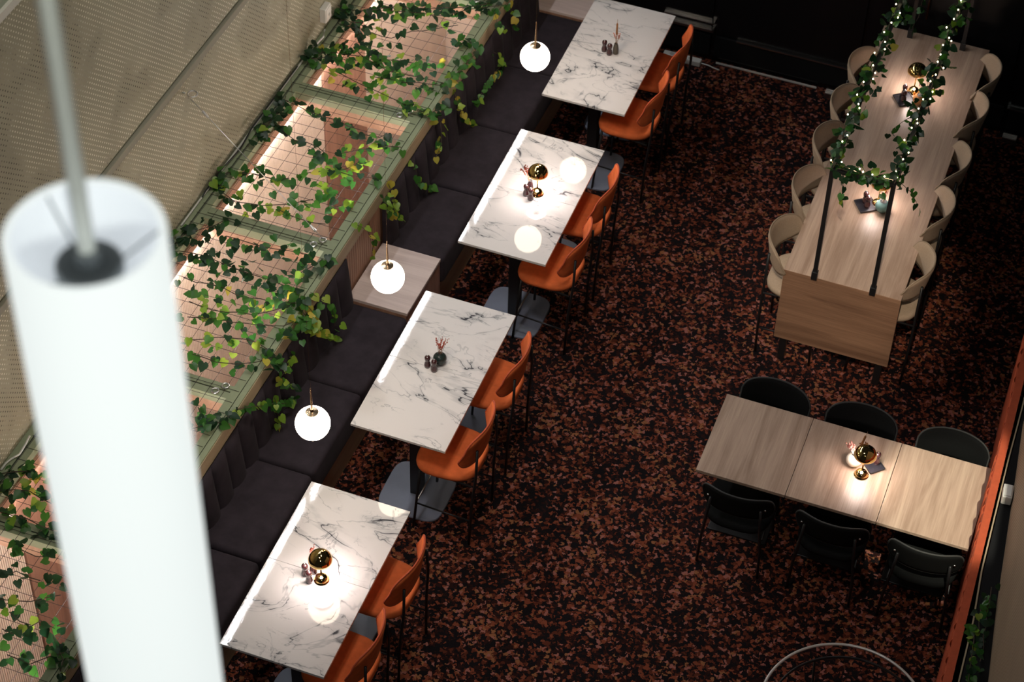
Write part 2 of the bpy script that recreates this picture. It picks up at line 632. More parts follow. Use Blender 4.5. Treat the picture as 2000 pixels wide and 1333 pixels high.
# panel joints and rails on the black wall
for x0, x1 in ((-4.3, -3.22), (-3.18, -2.0), (-1.96, -0.8), (-0.76, 0.5)):
    MB().box(x0, x1, 14.085, 14.1, 0.30, 2.4).build('panel', M['blackwall'], wb, bevel=0.004)
    MB().box(x0, x1, 14.075, 14.1, 0.06, 0.265).build('panel', M['blackmatte'], wb, bevel=0.004)
for i, (x0, x1, z, r, mt) in enumerate(((-3.62, -3.2, 0.32, 0.012, 'steel'), (-3.62, -3.2, 0.40, 0.006, 'steel'), (-3.0, -1.98, 0.278, 0.006, 'steel'), (-0.78, -0.2, 0.278, 0.005, 'steel'))):
    o = MB().box(x0, x1, 14.055, 14.1, z - r, z + r).build('trim_%d' % (i + 1), M[mt])
    tag(o, kind='structure')
o = MB().box(-3.15, -2.3, 14.064, 14.075, 0.0, 0.012).build('baseboard_back', M['whitetrim'])
tag(o, kind='structure')
hd = thing('door_pull', 'slim vertical door pull on the black wall', 'handle', (-1.535, 14.05, 0.95))
MB().tube([(0, 0, 0), (0, 0, 0.55)], 0.012, 10).build('bar', M['dimbrass'], hd, smooth=True)
for z in (0.04, 0.51):
    MB().tube([(0, 0, z), (0, 0.036, z)], 0.008, 8).build('mount', M['steel'], hd, smooth=True)

# left: partition behind the banquette, light well, perforated gallery wall
RX = -4.625      # front edge of the rail at y = 9.5
YA, YB = 4.4, 14.1
wp = struct('wall_partition', MB().box(RX - 0.085, RX - 0.02, YA, YB, -2.6, 1.05).shear(), M['brownpanel'], 'timber partition behind the banquette')
for (y0, y1) in ((9.9, 10.47), (13.44, 14.08)):
    g = MB()
    y = y0
    while y < y1 - 0.02:
        g.box(RX - 0.02, RX - 0.008, y + 0.003, min(y + 0.03, y1), 0.0, 1.04)
        y += 0.034
    tag(g.shear().build('slats', M['brownpanel'], wp), kind='stuff')
# well back wall: slat panels and brown flat panels
WX = -5.66
ww = struct('wall_well', MB().box(WX - 0.06, WX, YA, YB, -2.6, 1.10).shear(), M['slatgap'], 'ribbed timber wall down inside the light well')
browns = [(7.25, 7.95), (11.72, 12.45)]
slb = MB()
y = YA + 0.01
while y < YB - 0.03:
    if not any(a - 0.02 < y < b_ for a, b_ in browns):
        slb.box(WX, WX + 0.012, y, y + 0.0135, -2.6, 0.985)
    y += 0.0205
tag(slb.shear().build('slats', M['slat'], ww), 'pale ribbed ash slats', kind='stuff')
for a, b_ in browns:
    MB().box(WX, WX + 0.02, a, b_, -2.6, 0.985).shear().build('panel', M['brownpanel'], ww)
struct('wall_end', MB().box(-5.75, -4.46, 14.1, 14.2, -2.6, 2.5), M['slat'])
struct('floor_well', MB().box(-5.9, -4.6, YA, YB, -2.66, -2.6), M['block'])
led = MB().box(WX + 0.03, WX + 0.045, YA + 0.1, YB - 0.1, 1.008, 1.016).shear().build('led_strip', M['led'])
tag(led, 'bright white LED line along the top of the ribbed well wall', 'light')
added_wash = MB()  # hidden LED run added under the front rail to brighten the well wall
for yy in (5.6, 7.05, 8.5, 9.95, 11.4, 12.85):
    added_wash.box(RX - 0.120, RX - 0.086, yy + 0.1, yy + 1.1, 0.96, 0.985)
added_wash = added_wash.shear().build('led_strip', M['added_wash'])
tag(added_wash, 'hidden LED line added under the front rail to wash the well wall', 'light')
struct('trim_5', MB().box(WX, WX + 0.055, YA, YB, 1.02, 1.10).shear(), M['fascia'], 'tan timber fascia under the rear rail')
# perforated wall
PX = -5.735
wl = struct('wall_left', MB().box(PX - 0.08, PX - 0.01, YA - 2.0, YB + 2, 1.05, 9.5).shear(), M['upper'])
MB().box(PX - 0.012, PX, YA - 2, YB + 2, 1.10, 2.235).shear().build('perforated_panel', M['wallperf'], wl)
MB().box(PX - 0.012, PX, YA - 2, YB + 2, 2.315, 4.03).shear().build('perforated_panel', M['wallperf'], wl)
MB().box(PX - 0.012, PX + 0.018, YA - 2, YB + 2, 2.238, 2.296).shear().build('ledge_trim', M['walltrim'], wl, bevel=0.003)
MB().box(PX - 0.012, PX + 0.012, YA - 2, YB + 2, 4.03, 4.085).shear().build('edge_trim', M['whitetrim'], wl)
lw = thing('wall_light', 'long linear white light on the gallery wall above the trellis', 'light', (PX, 0, 5.15))
for (y0, y1, zl) in ((9.2, 11.1, 0.035), (11.12, 11.95, 0.02), (12.55, 14.8, -0.07), (14.82, 16.6, -0.10)):
    d = 0.024 * ((y0 + y1) / 2 - 9.5)
    MB().box(d - 0.05, d + 0.055, y0, y1, zl - 0.08, zl + 0.08).build('housing', M['whitetrim'], lw)
    MB().box(d + 0.055, d + 0.06, y0 + 0.02, y1 - 0.02, zl - 0.06, zl + 0.06).build('diffuser', M['ledwall'], lw)

# ------------------------------------------------------------------ trellis frame over the well
tf = thing('trellis_frame', 'sage green timber trellis frame with wire mesh behind the banquette', 'trellis', (0, 0, 0))
ZT = 1.16
MB().box(RX - 0.10, RX - 0.043, YA, YB, 1.06, ZT).shear().build('front_rail', M['rail'], tf)
MB().box(RX - 0.044, RX - 0.036, YA, YB, 1.06, ZT - 0.008).shear().build('rail_groove', M['groove'], tf)
MB().box(RX - 0.037, RX, YA, YB, 1.06, ZT).shear().build('rail_lip', M['rail'], tf)
MB().box(RX - 0.09, RX + 0.004, YA, YB, 1.035, ZT - 0.012).shear().build('rail_face', M['railface'], tf)
MB().box(PX + 0.002, PX + 0.055, YA, YB, 1.10, ZT).shear().build('back_rail', M['rail'], tf)
MB().box(PX + 0.055, PX + 0.065, YA, YB, 1.10, ZT - 0.01).shear().build('rail_groove', M['groove'], tf)
MB().box(PX + 0.065, PX + 0.115, YA, YB, 1.10, ZT).shear().build('back_rail', M['rail'], tf)
BEAMS = [5.48, 6.93, 8.38, 9.83, 11.28, 12.73]
for yb in BEAMS:
    for dy, w in ((-0.055, 0.05), (0.005, 0.05)):
        MB().box(PX + 0.115, RX - 0.10, yb + dy, yb + dy + w, 1.09, ZT - 0.004).shear().build('cross_beam', M['rail'], tf)
    MB().box(PX + 0.115, RX - 0.10, yb - 0.005, yb + 0.005, 1.09, ZT - 0.012).shear().build('beam_groove', M['groove'], tf)
    MB().box(PX + 0.115, RX - 0.10, yb - 0.05, yb + 0.05, 0.99, 1.09).shear().build('beam_lining', M['fascia'], tf)
    for sx in (RX - 0.15, RX - 0.19):
        rg = MB()
        rg.tube([(sx + 0.022 * math.cos(a), yb + (0.03 if sx > RX - 0.17 else -0.03) + 0.022 * math.sin(a), ZT + 0.008) for a in [k * PI / 6 for k in range(12)]], 0.006, 6, True)
        rg.shear().build('eye_ring', M['steel'], tf, smooth=True)
bays = [(YA, 5.48)] + list(zip(BEAMS[:-1], BEAMS[1:])) + [(12.73, YB)]
for (y0, y1) in bays:
    w = MB()
    x = PX + 0.07
    while x < RX - 0.06:
        w.box(x - 0.0011, x + 0.0011, y0, y1, ZT, ZT + 0.0022)
        x += 0.1
    y = math.ceil(y0 * 10) / 10
    while y < y1:
        w.box(PX + 0.05, RX - 0.05, y - 0.0011, y + 0.0011, ZT + 0.002, ZT + 0.0042)
        y += 0.1
    tag(w.shear().build('wire_mesh', M['wire'], tf), kind='stuff')
# cables lying on the rear rail
def path_tube(name, pts, r, mat, label, cat, n=6):
    pts = [Vector((max(q.x, PX + 0.024 * (q.y - 9.5) + 0.02), q.y, q.z)) for q in pts]
    o = MB().tube(pts, r, n).build(name, mat, smooth=True)
    return tag(o, label, cat)

zc = ZT + 0.012
pts = [at(634, 58, 1.30), at(632, 72, 1.22)] + [at(x, y, zc) for x, y in ((610, 95), (588, 118), (560, 150), (535, 182), (520, 205), (505, 232), (480, 262), (450, 300), (425, 335), (405, 365), (385, 392), (362, 418), (350, 440))]
path_tube('power_cable', pts, 0.007, M['greycable'], 'pale grey cable running along the rear rail from the white junction box', 'cable')
path_tube('power_cable', [at(x, y, zc) for x, y in ((58, 852), (50, 868), (38, 888), (22, 897), (5, 903), (-25, 910))], 0.007, M['greycable'], 'pale grey twisted cable at the rear rail behind the big tube lamp', 'cable')
path_tube('power_cable', [at(x, y, zc + 0.012) for x, y in ((575, 128), (540, 178), (515, 218), (488, 250), (470, 290), (445, 318), (420, 330), (412, 350), (408, 372), (420, 352), (432, 328), (415, 345), (400, 372), (395, 385))], 0.006, M['blackcable'], 'black cable coiled on the rear rail by the perforated wall', 'cable')
jb = thing('junction_box', 'white plastic junction box on the perforated wall above the ivy', 'box', (PX + 0.05, 11.95, 1.32))
MB().box(-0.0, 0.055, -0.05, 0.05, -0.06, 0.07).build('housing', M['white_plastic'], jb, bevel=0.006)
MB().box(0.055, 0.061, -0.04, 0.04, -0.05, 0.06).build('cover', M['white_plastic'], jb, bevel=0.003)
MB().lathe([(0.012, 0.061), (0.012, 0.064)], 12).build('knockout', M['greycable'], jb).rotation_euler = (0, PI / 2, 0)
# tension wire with hooks from wall to trellis
pw = onx(362, 182, PX + 0.03)
pe = at(632, 468, ZT + 0.02)
tw = thing('tension_wire', 'thin steel stay wire hooked from the perforated wall to the trellis', 'wire', pw)
d = pe - pw
MB().tube([Vector((0, 0, 0)) + d * 0.04, d], 0.003, 6).build('wire', M['steel'], tw, smooth=True)
MB().tube([d * 0.12, d * 0.16], 0.009, 8).build('turnbuckle', M['steel'], tw, smooth=True)
MB().tube([d * 0.90, d * 0.94], 0.009, 8).build('turnbuckle', M['steel'], tw, smooth=True)
MB().tube([(-0.03, 0, 0.0), (0, 0, 0)], 0.005, 6).build('hook', M['steel'], tw, smooth=True)
MB().tube([(0.035 + 0.032 * math.cos(a), 0.03 + 0.032 * math.sin(a), -0.02) for a in [k * PI / 7 for k in range(14)]], 0.005, 6, True).build('ring', M['steel'], tw, smooth=True)

# ------------------------------------------------------------------ banquettes and wood blocks
def banquette(y0, y1, joints, label, nch):
    t = thing('banquette', label, 'bench', (0, 0, 0))
    BX0 = RX + 0.004
    fx = -4.165
    MB().box(BX0, fx - 0.075, y0, y1, 0.0, 0.40).shear().build('plinth', M['railface'], t)
    ed = [y0] + joints + [y1]
    for a, b_ in zip(ed[:-1], ed[1:]):
        o = MB().box(BX0 + 0.02, fx, a + 0.004, b_ - 0.004, 0.385, 0.63).shear().build('seat_cushion', M['velvet'], t, bevel=0.035, seg=4)
        me = o.data
        me.polygons.foreach_set('use_smooth', [True] * len(me.polygons))
    # vertical back channels
    n = nch
    w = (y1 - y0) / n
    for k in range(n):
        ya = y0 + k * w
        vs_, fs_ = [], []
        na, nz = 7, 7
        for j in range(nz):
            v = j / (nz - 1)
            z = 0.60 + v * 0.425
            rnd_top = 1.0 if j < nz - 1 else 0.55
            for i in range(na):
                u = i / (na - 1)
                bulge = math.sin(PI * u) ** 0.5 * 0.03 * rnd_top
                vs_.append((BX0 + 0.006 + 0.035 * (1 - v) + bulge, ya + u * w, z))
        for j in range(nz - 1):
            for i in range(na - 1):
                a = j * na + i
                fs_.append((a, a + 1, a + na + 1, a + na))
        base = len(vs_)
        for j in range(nz):
            v = j / (nz - 1)
            for u in (0, 1):
                vs_.append((BX0 - 0.0, ya + u * w, 0.60 + v * 0.425))
        for j in range(nz - 1):
            fs_.append((j * na, (j + 1) * na, base + 2 * (j + 1), base + 2 * j))
            fs_.append((j * na + na - 1, base + 2 * j + 1, base + 2 * (j + 1) + 1, (j + 1) * na + na - 1))
        top = (nz - 1) * na
        fs_.append(tuple([top + i for i in range(na)] + [base + 2 * (nz - 1) + 1, base + 2 * (nz - 1)]))
        mb = MB().add(vs_, fs_).shear()
        o = mb.build('back_channel', M['velvet'], t, smooth=True)
    return t

banquette(10.485, 13.425, [11.22, 11.96, 12.70], 'aubergine velvet banquette with channelled back, between the two wooden blocks', 16)
banquette(5.3, 9.885, [6.05, 6.815, 7.583, 8.35, 9.118], 'aubergine velvet banquette with channelled back, ending behind the big tube lamp', 25)

def wood_block(y0, y1, label):
    t = thing('side_block', label, 'side table', (0, 0, 0))
    MB().box(RX + 0.004, -4.185, y0, y1, 0.0, 0.625).shear().build('body', M['brownpanel'], t)
    MB().box(RX + 0.004, -4.178, y0, y1, 0.625, 0.65).shear().build('top', M['block'], t, bevel=0.002)
    return t

wood_block(9.89, 10.48, 'pale wooden block set into the banquette under a globe pendant')
wood_block(13.43, 14.06, 'pale wooden block at the banquette end against the black wall')

# ------------------------------------------------------------------ seats
def shell(P, nu, nv, th, edge=None):
    """closed curved panel: P(u,v)->Vector on -1..1, thickness th along local normal"""
    du = 1e-3
    front, back = [], []
    for j in range(nv + 1):
        v = -1 + 2 * j / nv
        for i in range(nu + 1):
            u = math.sin((-1 + 2 * i / nu) * PI / 2)
            p = P(u, v)
            a = P(min(1, u + du), v) - P(max(-1, u - du), v)
            n = Vector((a.y, -a.x, 0))
            n = n.normalized() if n.length > 0 else Vector((-1, 0, 0))
            e = max(abs(u), abs(v))
            k = th * 0.5 * (1 - 0.55 * max(0, (e - 0.8) / 0.2))
            front.append(p + n * k)
            back.append(p - n * k)
    W = nu + 1
    fs_ = []
    n = len(front)
    for j in range(nv):
        for i in range(nu):
            a = j * W + i
            fs_.append((a, a + 1, a + W + 1, a + W))
            fs_.append((n + a + W, n + a + W + 1, n + a + 1, n + a))
    ring = [i for i in range(W)] + [j * W + nu for j in range(1, nv + 1)] + [nv * W + i for i in range(nu - 1, -1, -1)] + [j * W for j in range(nv - 1, 0, -1)]
    for a, c in zip(ring, ring[1:] + ring[:1]):
        fs_.append((a, n + a, n + c, c))
    return front + back, fs_, [(front[i] + back[i]) / 2 for i in ring]


def seat_mesh(cx, sx, sy, z0, z1, p=3.2, n=36):
    prof = [(0.90, z0), (0.985, z0 + 0.008), (1.0, (z0 + z1) / 2), (0.97, z1 - 0.008), (0.90, z1 - 0.001), (0.5, z1 - 0.006), (0.02, z1 - 0.010)]
    vs_, fs_ = [], []
    for s, z in prof:
        for k in range(n):
            a = 2 * PI * k / n
            c, si = math.cos(a), math.sin(a)
            x = math.copysign(abs(c) ** (2 / p), c) * sx * s
            y = math.copysign(abs(si) ** (2 / p), si) * sy * s * (1.0 + 0.06 * (x / sx))
            vs_.append((cx + x, y, z))
    for i in range(len(prof) - 1):
        for k in range(n):
            k2 = (k + 1) % n
            fs_.append((i * n + k, i * n + k2, (i + 1) * n + k2, (i + 1) * n + k))
    fs_.append(tuple(reversed(range(n))))
    fs_.append(tuple((len(prof) - 1) * n + k for k in range(n)))
    return vs_, fs_


def make_seat(name, cat, seat_m, back_m, pipe_m, sh, bz, bh, bw=0.24, curl=0.10, p=6, feet=True, legm='blackmetal', screws=False):
    """faces +x; origin on the floor under the seat centre"""
    t = thing(name, '', cat)
    vs_, fs_ = seat_mesh(0.005, 0.215, 0.225, sh - 0.045, sh + 0.01)
    o = MB().add(vs_, fs_).build('seat', M[seat_m], t, smooth=True)

    def P(u, v):
        hh = bh * max(0.0, 1 - abs(u * 0.982) ** p) ** 0.5
        z = bz + v * hh + 0.012 * (1 - u * u)
        y = bw * u
        x = -0.228 + curl * abs(u) ** 2.2 - 0.02 * v
        return Vector((x, y, z))

    vs_, fs_, ring = shell(P, 30, 8, 0.024)
    bk = MB().add(vs_, fs_).build('backrest', M[back_m], t, smooth=True)
    MB().tube(ring, 0.0065, 6, True).build('piping', M[pipe_m], bk, smooth=True)
    r = 0.0095
    for s in (-1, 1):
        uy = 0.165
        xb = -0.228 + curl * (uy / bw) ** 2.4 - 0.027
        MB().tube([(-0.195, s * 0.208, 0.0), (-0.205, s * 0.198, sh * 0.6), (xb - 0.004, s * 0.178, sh + 0.04), (xb - 0.004, s * uy, bz + bh * 0.25)], r, 8).build('leg', M[legm], t, smooth=True)
        MB().tube([(0.205, s * 0.205, 0.0), (0.165, s * 0.17, sh - 0.05)], r, 8).build('leg', M[legm], t, smooth=True)
        MB().tube([(0.165, s * 0.17, sh - 0.055), (-0.2, s * 0.197, sh - 0.06)], 0.008, 8).build('seat_rail', M[legm], t, smooth=True)
        if feet:
            MB().tube([(0.19, s * 0.194, 0.24), (-0.197, s * 0.205, 0.24)], 0.006, 8).build('footrest', M[legm], t, smooth=True)
        if screws:
            q = P(s * 0.80, 0.05)
            MB().tube([(q.x - 0.012, q.y, q.z), (q.x - 0.022, q.y, q.z)], 0.008, 8).build('screw', M['steel'], bk, smooth=True)
    if feet:
        MB().tube([(0.19, -0.194, 0.24), (0.19, 0.194, 0.24)], 0.006, 8).build('footrest', M['steel'], t, smooth=True)
    MB().tube([(0.16, -0.17, sh - 0.055), (0.16, 0.17, sh - 0.055)], 0.008, 8).build('seat_rail', M[legm], t, smooth=True)
    return t


def place(proto, used, loc, rz, label, group=None):
    o = proto if not used[0] else copy_tree(proto)
    used[0] = True
    o.location = loc
    o.rotation_euler = (0, 0, rz)
    o['label'] = label
    if group:
        o['group'] = group
    elif 'group' in o:
        del o['group']
    return o


st = make_seat('counter_stool', 'stool', 'orange', 'orange', 'orange_dark', 0.64, 0.874, 0.142, 0.24, 0.082)
used = [False]
MT = ['the cattail marble table', 'the marble table next to the cattail one', 'the round-vase marble table', 'the marble table farthest from the black wall']
for i, (ya, yb) in enumerate(((13.04, 12.45), (11.31, 10.73), (9.52, 8.86), (7.68, 7.07))):
    for y, w in ((ya, 'nearer the black wall'), (yb, 'farther from the black wall')):
        place(st, used, (-3.415 + 0.008 * (y - 9.5), y, 0), PI + rnd.uniform(-0.05, 0.05), 'orange stool at %s, %s' % (MT[i], w), 'orange stools along the marble tables')

bs = make_seat('counter_stool', 'stool', 'beige', 'beige', 'beige_edge', 0.64, 0.905, 0.112, 0.25, 0.15)
used = [False]
ORD = ['first', 'second', 'third', 'fourth', 'fifth']
for k, y in enumerate((13.27, 12.80, 12.34, 11.82, 11.26)):
    place(bs, used, (-1.705 - 0.012 * k, y, 0), rnd.uniform(-0.06, 0.06), 'oatmeal stool with its back to the marble tables, %s from the black wall' % ORD[k], 'oatmeal stools around the long table')
for k, y in enumerate((13.53, 13.07, 12.47, 11.94, 11.32)):
    place(bs, used, (-1.105, y, 0), PI + rnd.uniform(-0.06, 0.06), 'oatmeal stool facing the marble tables, %s from the black wall' % ORD[k], 'oatmeal stools around the long table')

bc = make_seat('dining_chair', 'chair', 'blackfab', 'blackfab', 'blackfab_edge', 0.46, 0.675, 0.112, 0.236, 0.085, p=9, feet=False, screws=True)
used = [False]
WH = ['farthest from the rust curtain', 'in the middle of its side', 'beside the rust curtain']
for k, x in enumerate((-1.575, -0.955, -0.36)):
    place(bc, used, (x, 9.27, 0), PI / 2 + rnd.uniform(-0.04, 0.04), 'black chair with its back to the round glass table, %s' % WH[k], 'black chairs at the three wooden tables')
for k, x in enumerate((-1.585, -0.99, -0.385)):
    place(bc, used, (x, 9.85, 0), -PI / 2 + rnd.uniform(-0.04, 0.04), 'black chair with its back to the long table, %s' % WH[k], 'black chairs at the three wooden tables')

# ------------------------------------------------------------------ marble tables
def marble_table(x0, x1, y0, y1, label):
    cx, cy = (x0 + x1) / 2, (y0 + y1) / 2
    t = thing('marble_table', label, 'table', (cx, cy, 0), 0, 'square marble tables along the banquette')
    hx, hy = (x1 - x0) / 2, (y1 - y0) / 2 - 0.0008
    MB().box(-hx, hx, -hy, hy, 0.880, 0.90).build('top', M['marble'], t, bevel=0.002)
    MB().box(-hx + 0.01, hx - 0.01, -hy + 0.01, hy - 0.01, 0.868, 0.880).build('underboard', M['blackmetal'], t)
    MB().box(-0.04, 0.04, -0.04, 0.04, 0.012, 0.868).build('column', M['blackmetal'], t, bevel=0.006)
    vs_, fs_ = [], []
    n = 40
    for s, z in ((1.0, 0.0), (1.0, 0.009), (0.985, 0.014), (0.02, 0.016)):
        for k in range(n):
            a = 2 * PI * k / n
            c, si = math.cos(a), math.sin(a)
            vs_.append((math.copysign(abs(c) ** 0.42, c) * 0.228 * s, math.copysign(abs(si) ** 0.42, si) * 0.228 * s, z))
    for i in range(3):
        for k in range(n):
            k2 = (k + 1) % n
            fs_.append((i * n + k, i * n + k2, (i + 1) * n + k2, (i + 1) * n + k))
    fs_.append(tuple(3 * n + k for k in range(n)))
    MB().add(vs_, fs_).build('foot', M['basemetal'], t)
    return t

for i, (x0, x1, y0, y1) in enumerate(((-4.010, -3.361, 12.155, 13.42), (-4.016, -3.369, 10.45, 11.725), (-4.040, -3.388, 8.62, 9.92), (-4.076, -3.408, 6.755, 8.09))):
    ym = (y0 + y1) / 2
    if i == 3:
        ym += 0.02
    marble_table(x0, x1, ym, y1, 'half of %s, the square nearer the black wall' % MT[i])
    marble_table(x0, x1, y0, ym, 'square half of %s farther from the black wall' % MT[i])

# ------------------------------------------------------------------ long oak table
lt = thing('long_table', 'long pale oak counter table carrying a black frame hung with lit ivy', 'table', (-1.413, 12.47, 0))
X = 0.413
MB().box(-X, X, -1.45, 1.45, 0.865, 0.90).build('top', M['oak'], lt, bevel=0.002)
MB().box(-X, X, -1.452, -1.425, 0.235, 0.8985).build('end_panel', M['oak_x'], lt, bevel=0.002)
for sx in (-1, 1):
    for sy, yy in ((-1, -1.40), (1, 1.38)):
        MB().box(sx * (X - 0.065) - 0.025, sx * (X - 0.065) + 0.025, yy - 0.025, yy + 0.025, 0.0, 0.865).build('leg', M['blackmetal'], lt, bevel=0.003)
    MB().box(sx * (X - 0.065) - 0.012, sx * (X - 0.065) + 0.012, -1.38, 1.36, 0.83, 0.865).build('apron', M['blackmetal'], lt)
MB().box(-0.012, 0.012, -1.2, 1.2, 0.10, 0.13).build('foot_bar', M['blackmetal'], lt)

# black frame standing on it
fr = thing('garland_stand', 'black metal frame standing on the long oak table', 'frame', (-1.405, 12.43, 0.90))
FX, FY0, FY1, FZ = 0.205, -1.42, 1.42, 1.0
for sx in (-1, 1):
    for yy in (FY0, FY1):
        po = MB().box(sx * FX - 0.015, sx * FX + 0.015, yy - 0.012, yy + 0.012, 0.0, FZ).build('post', M['blackmetal'], fr, bevel=0.002)
        MB().box(sx * FX - 0.021, sx * FX + 0.021, yy - 0.02, yy + 0.02, 0.0, 0.07).build('clamp', M['blackmetal'], po, bevel=0.003)
    MB().box(sx * FX - 0.015, sx * FX + 0.015, FY0, FY1, FZ - 0.012, FZ + 0.012).build('side_bar', M['blackmetal'], fr, bevel=0.002)
for yy in (FY0, FY1):
    MB().box(-FX, FX, yy - 0.012, yy + 0.012, FZ - 0.012, FZ + 0.012).build('cross_bar', M['blackmetal'], fr, bevel=0.002)

# ------------------------------------------------------------------ three small oak tables
for k, lab in enumerate(('square oak table at the carpet end of the row of three', 'square oak table in the middle of the row, holding a brass lamp', 'square oak table at the curtain end of the row of three')):
    x0 = -1.888 + k * 0.5943
    x1 = x0 + 0.5905
    cx = (x0 + x1) / 2
    t = thing('oak_table', lab, 'table', (cx, 9.553, 0), 0, 'three oak tables pushed together')
    hx, hy = 0.29525, 0.3525
    MB().box(-hx, hx, -hy, hy, 0.715, 0.74).build('top', M['oak'], t, bevel=0.002)
    MB().box(-0.035, 0.035, -0.035, 0.035, 0.012, 0.715).build('column', M['blackmetal'], t, bevel=0.004)
    MB().box(-0.2, 0.2, -0.02, 0.02, 0.695, 0.715).build('top_plate', M['blackmetal'], t)
    MB().box(-0.20, 0.20, -0.20, 0.20, 0.0, 0.012).build('foot', M['blackmetal'], t, bevel=0.004)

# ------------------------------------------------------------------ tableware
def lamp_proto():
    t = thing('table_lamp', '', 'lamp')
    base = [(0.001, 0.0), (0.046, 0.0), (0.048, 0.004), (0.044, 0.008)] + [(0.042 * math.cos(a), 0.008 + 0.034 * math.sin(a)) for a in [k * PI / 2 / 8 for k in range(1, 8)]] + [(0.006, 0.043)]
    shade_auto(MB().lathe(base, 28).build('base', M['brass'], t), 50)
    MB().lathe([(0.0055, 0.04), (0.0055, 0.20)], 12).build('stem', M['brass'], t, smooth=True)
    R0 = 0.074
    out = [(R0 * math.cos(a), 0.19 + 0.072 * math.sin(a)) for a in [k * PI / 2 / 12 for k in range(0, 12)]] + [(0.001, 0.262)]
    inn = [(r - 0.0025 if r > 0.01 else r, z - 0.003) for r, z in reversed(out)]
    sh = shade_auto(MB().lathe([(R0 - 0.0025, 0.188)] + out, 32, cap=False).build('shade', M['brass'], t), 60)
    shade_auto(MB().lathe(inn + out[:1], 32, cap=False).build('lining', M['cream'], sh), 60)
    vs_, fs_ = [], []
    n = 32
    for r, z in ((0.028, 0.187), (0.066, 0.187), (0.066, 0.191), (0.028, 0.191)):
        for k in range(n):
            a = 2 * PI * k / n
            vs_.append((r * math.cos(a), r * math.sin(a), z))
    for i in range(4):
        j = (i + 1) % 4
        for k in range(n):
            k2 = (k + 1) % n
            fs_.append((i * n + k, j * n + k, j * n + k2, i * n + k2))
    MB().add(vs_, fs_).build('diffuser', M['lampdiff'], sh)
    MB().lathe([(0.028, 0.185), (0.028, 0.197)], 20).build('collar', M['dimbrass'], sh)
    return t

lp = lamp_proto()
used = [False]
def lamp(px, py, z, label):
    p = at(px, py, z)
    return place(lp, used, (p.x, p.y, z), rnd.uniform(0, 6), label, 'brass mushroom table lamps')
lamp(1049, 378, 0.90, 'brass mushroom lamp on %s' % MT[1])
lamp(628, 1133, 0.90, 'brass mushroom lamp on %s' % MT[3])
lamp(1714, 399, 0.90, 'brass mushroom lamp on the long oak table by the teal vase')
lamp(1784, 179, 0.90, 'brass mushroom lamp on the long oak table by the ochre vase')
lamp(1682, 928, 0.74, 'brass mushroom lamp on the middle oak table by the white vase')

mp_ = thing('pepper_mill', '', 'mill')
mill = [(0.001, 0), (0.021, 0), (0.022, 0.004), (0.021, 0.012), (0.0225, 0.014), (0.0225, 0.018), (0.021, 0.021), (0.020, 0.035), (0.015, 0.048), (0.0145, 0.056), (0.018, 0.064), (0.0185, 0.068)]
head = [(0.0175, 0.068), (0.0195, 0.072), (0.020, 0.084), (0.0165, 0.094), (0.009, 0.099), (0.006, 0.100)]
shade_auto(MB().lathe(mill, 24).build('body', M['plum'], mp_), 50)
mh = shade_auto(MB().lathe(head, 24).build('head', M['plum'], mp_), 50)
shade_auto(MB().lathe([(0.004, 0.099), (0.0055, 0.103), (0.004, 0.108), (0.001, 0.109)], 12).build('knob', M['steel'], mh), 50)
used_m = [False]
def mill_at(px, py, z, label):
    p = at(px, py, z)
    return place(mp_, used_m, (p.x, p.y, z), rnd.uniform(0, 6), label, 'plum lacquered salt and pepper mills')
mill_at(1190, 106, 0.90, 'plum mill on %s, beside the vase' % MT[0])
mill_at(1180, 99, 0.90, 'plum mill on %s, away from the vase' % MT[0])
mill_at(1036, 389, 0.90, 'plum mill on %s, touching the lamp' % MT[1])
mill_at(1027, 381, 0.90, 'plum mill on %s, away from the lamp' % MT[1])
mill_at(848, 724, 0.90, 'plum mill on %s, nearer the stools' % MT[2])
mill_at(835, 716, 0.90, 'plum mill on %s, nearer the banquette' % MT[2])
mill_at(604, 1137, 0.90, 'plum mill on %s, touching the lamp' % MT[3])
mill_at(596, 1123, 0.90, 'plum mill on %s, away from the lamp' % MT[3])
TR = 0.012
mill_at(1693, 404, 0.90 + TR, 'plum mill on the black tray by the teal vase, farther from the black wall')
mill_at(1689, 395, 0.90 + TR, 'plum mill on the black tray by the teal vase, nearer the black wall')
mill_at(1764, 197, 0.90 + TR, 'plum mill on the black tray by the ochre vase, farther from the black wall')
mill_at(1765, 186, 0.90 + TR, 'plum mill on the black tray by the ochre vase, nearer the black wall')
mill_at(1712, 905, 0.74 + TR, 'plum mill standing on the slate tray on the middle oak table')

def tray(px, py, z, s, rz, label):
    p = at(px, py, z)
    t = thing('tray', label, 'tray', (p.x, p.y, z), rz, 'black slate trays')
    pt = MB().box(-s, s, -s, s, 0.0, TR).build('plate', M['slate'], t, bevel=0.002)
    for a in range(4):
        c, si = round(math.cos(a * PI / 2)), round(math.sin(a * PI / 2))
        if c:
            MB().box(c * s - 0.003, c * s + 0.003, -s, s, TR - 0.003, TR + 0.005).build('rim', M['slate'], pt)
        else:
            MB().box(-s, s, si * s - 0.003, si * s + 0.003, TR - 0.003, TR + 0.005).build('rim', M['slate'], pt)
tray(1691, 403, 0.90, 0.064, 0.62, 'black slate tray with two mills by the teal vase')
tray(1766, 196, 0.90, 0.064, 0.62, 'black slate tray with two mills by the ochre vase')
tray(1706, 912, 0.74, 0.052, 0.75, 'black slate tray with one mill by the white vase')

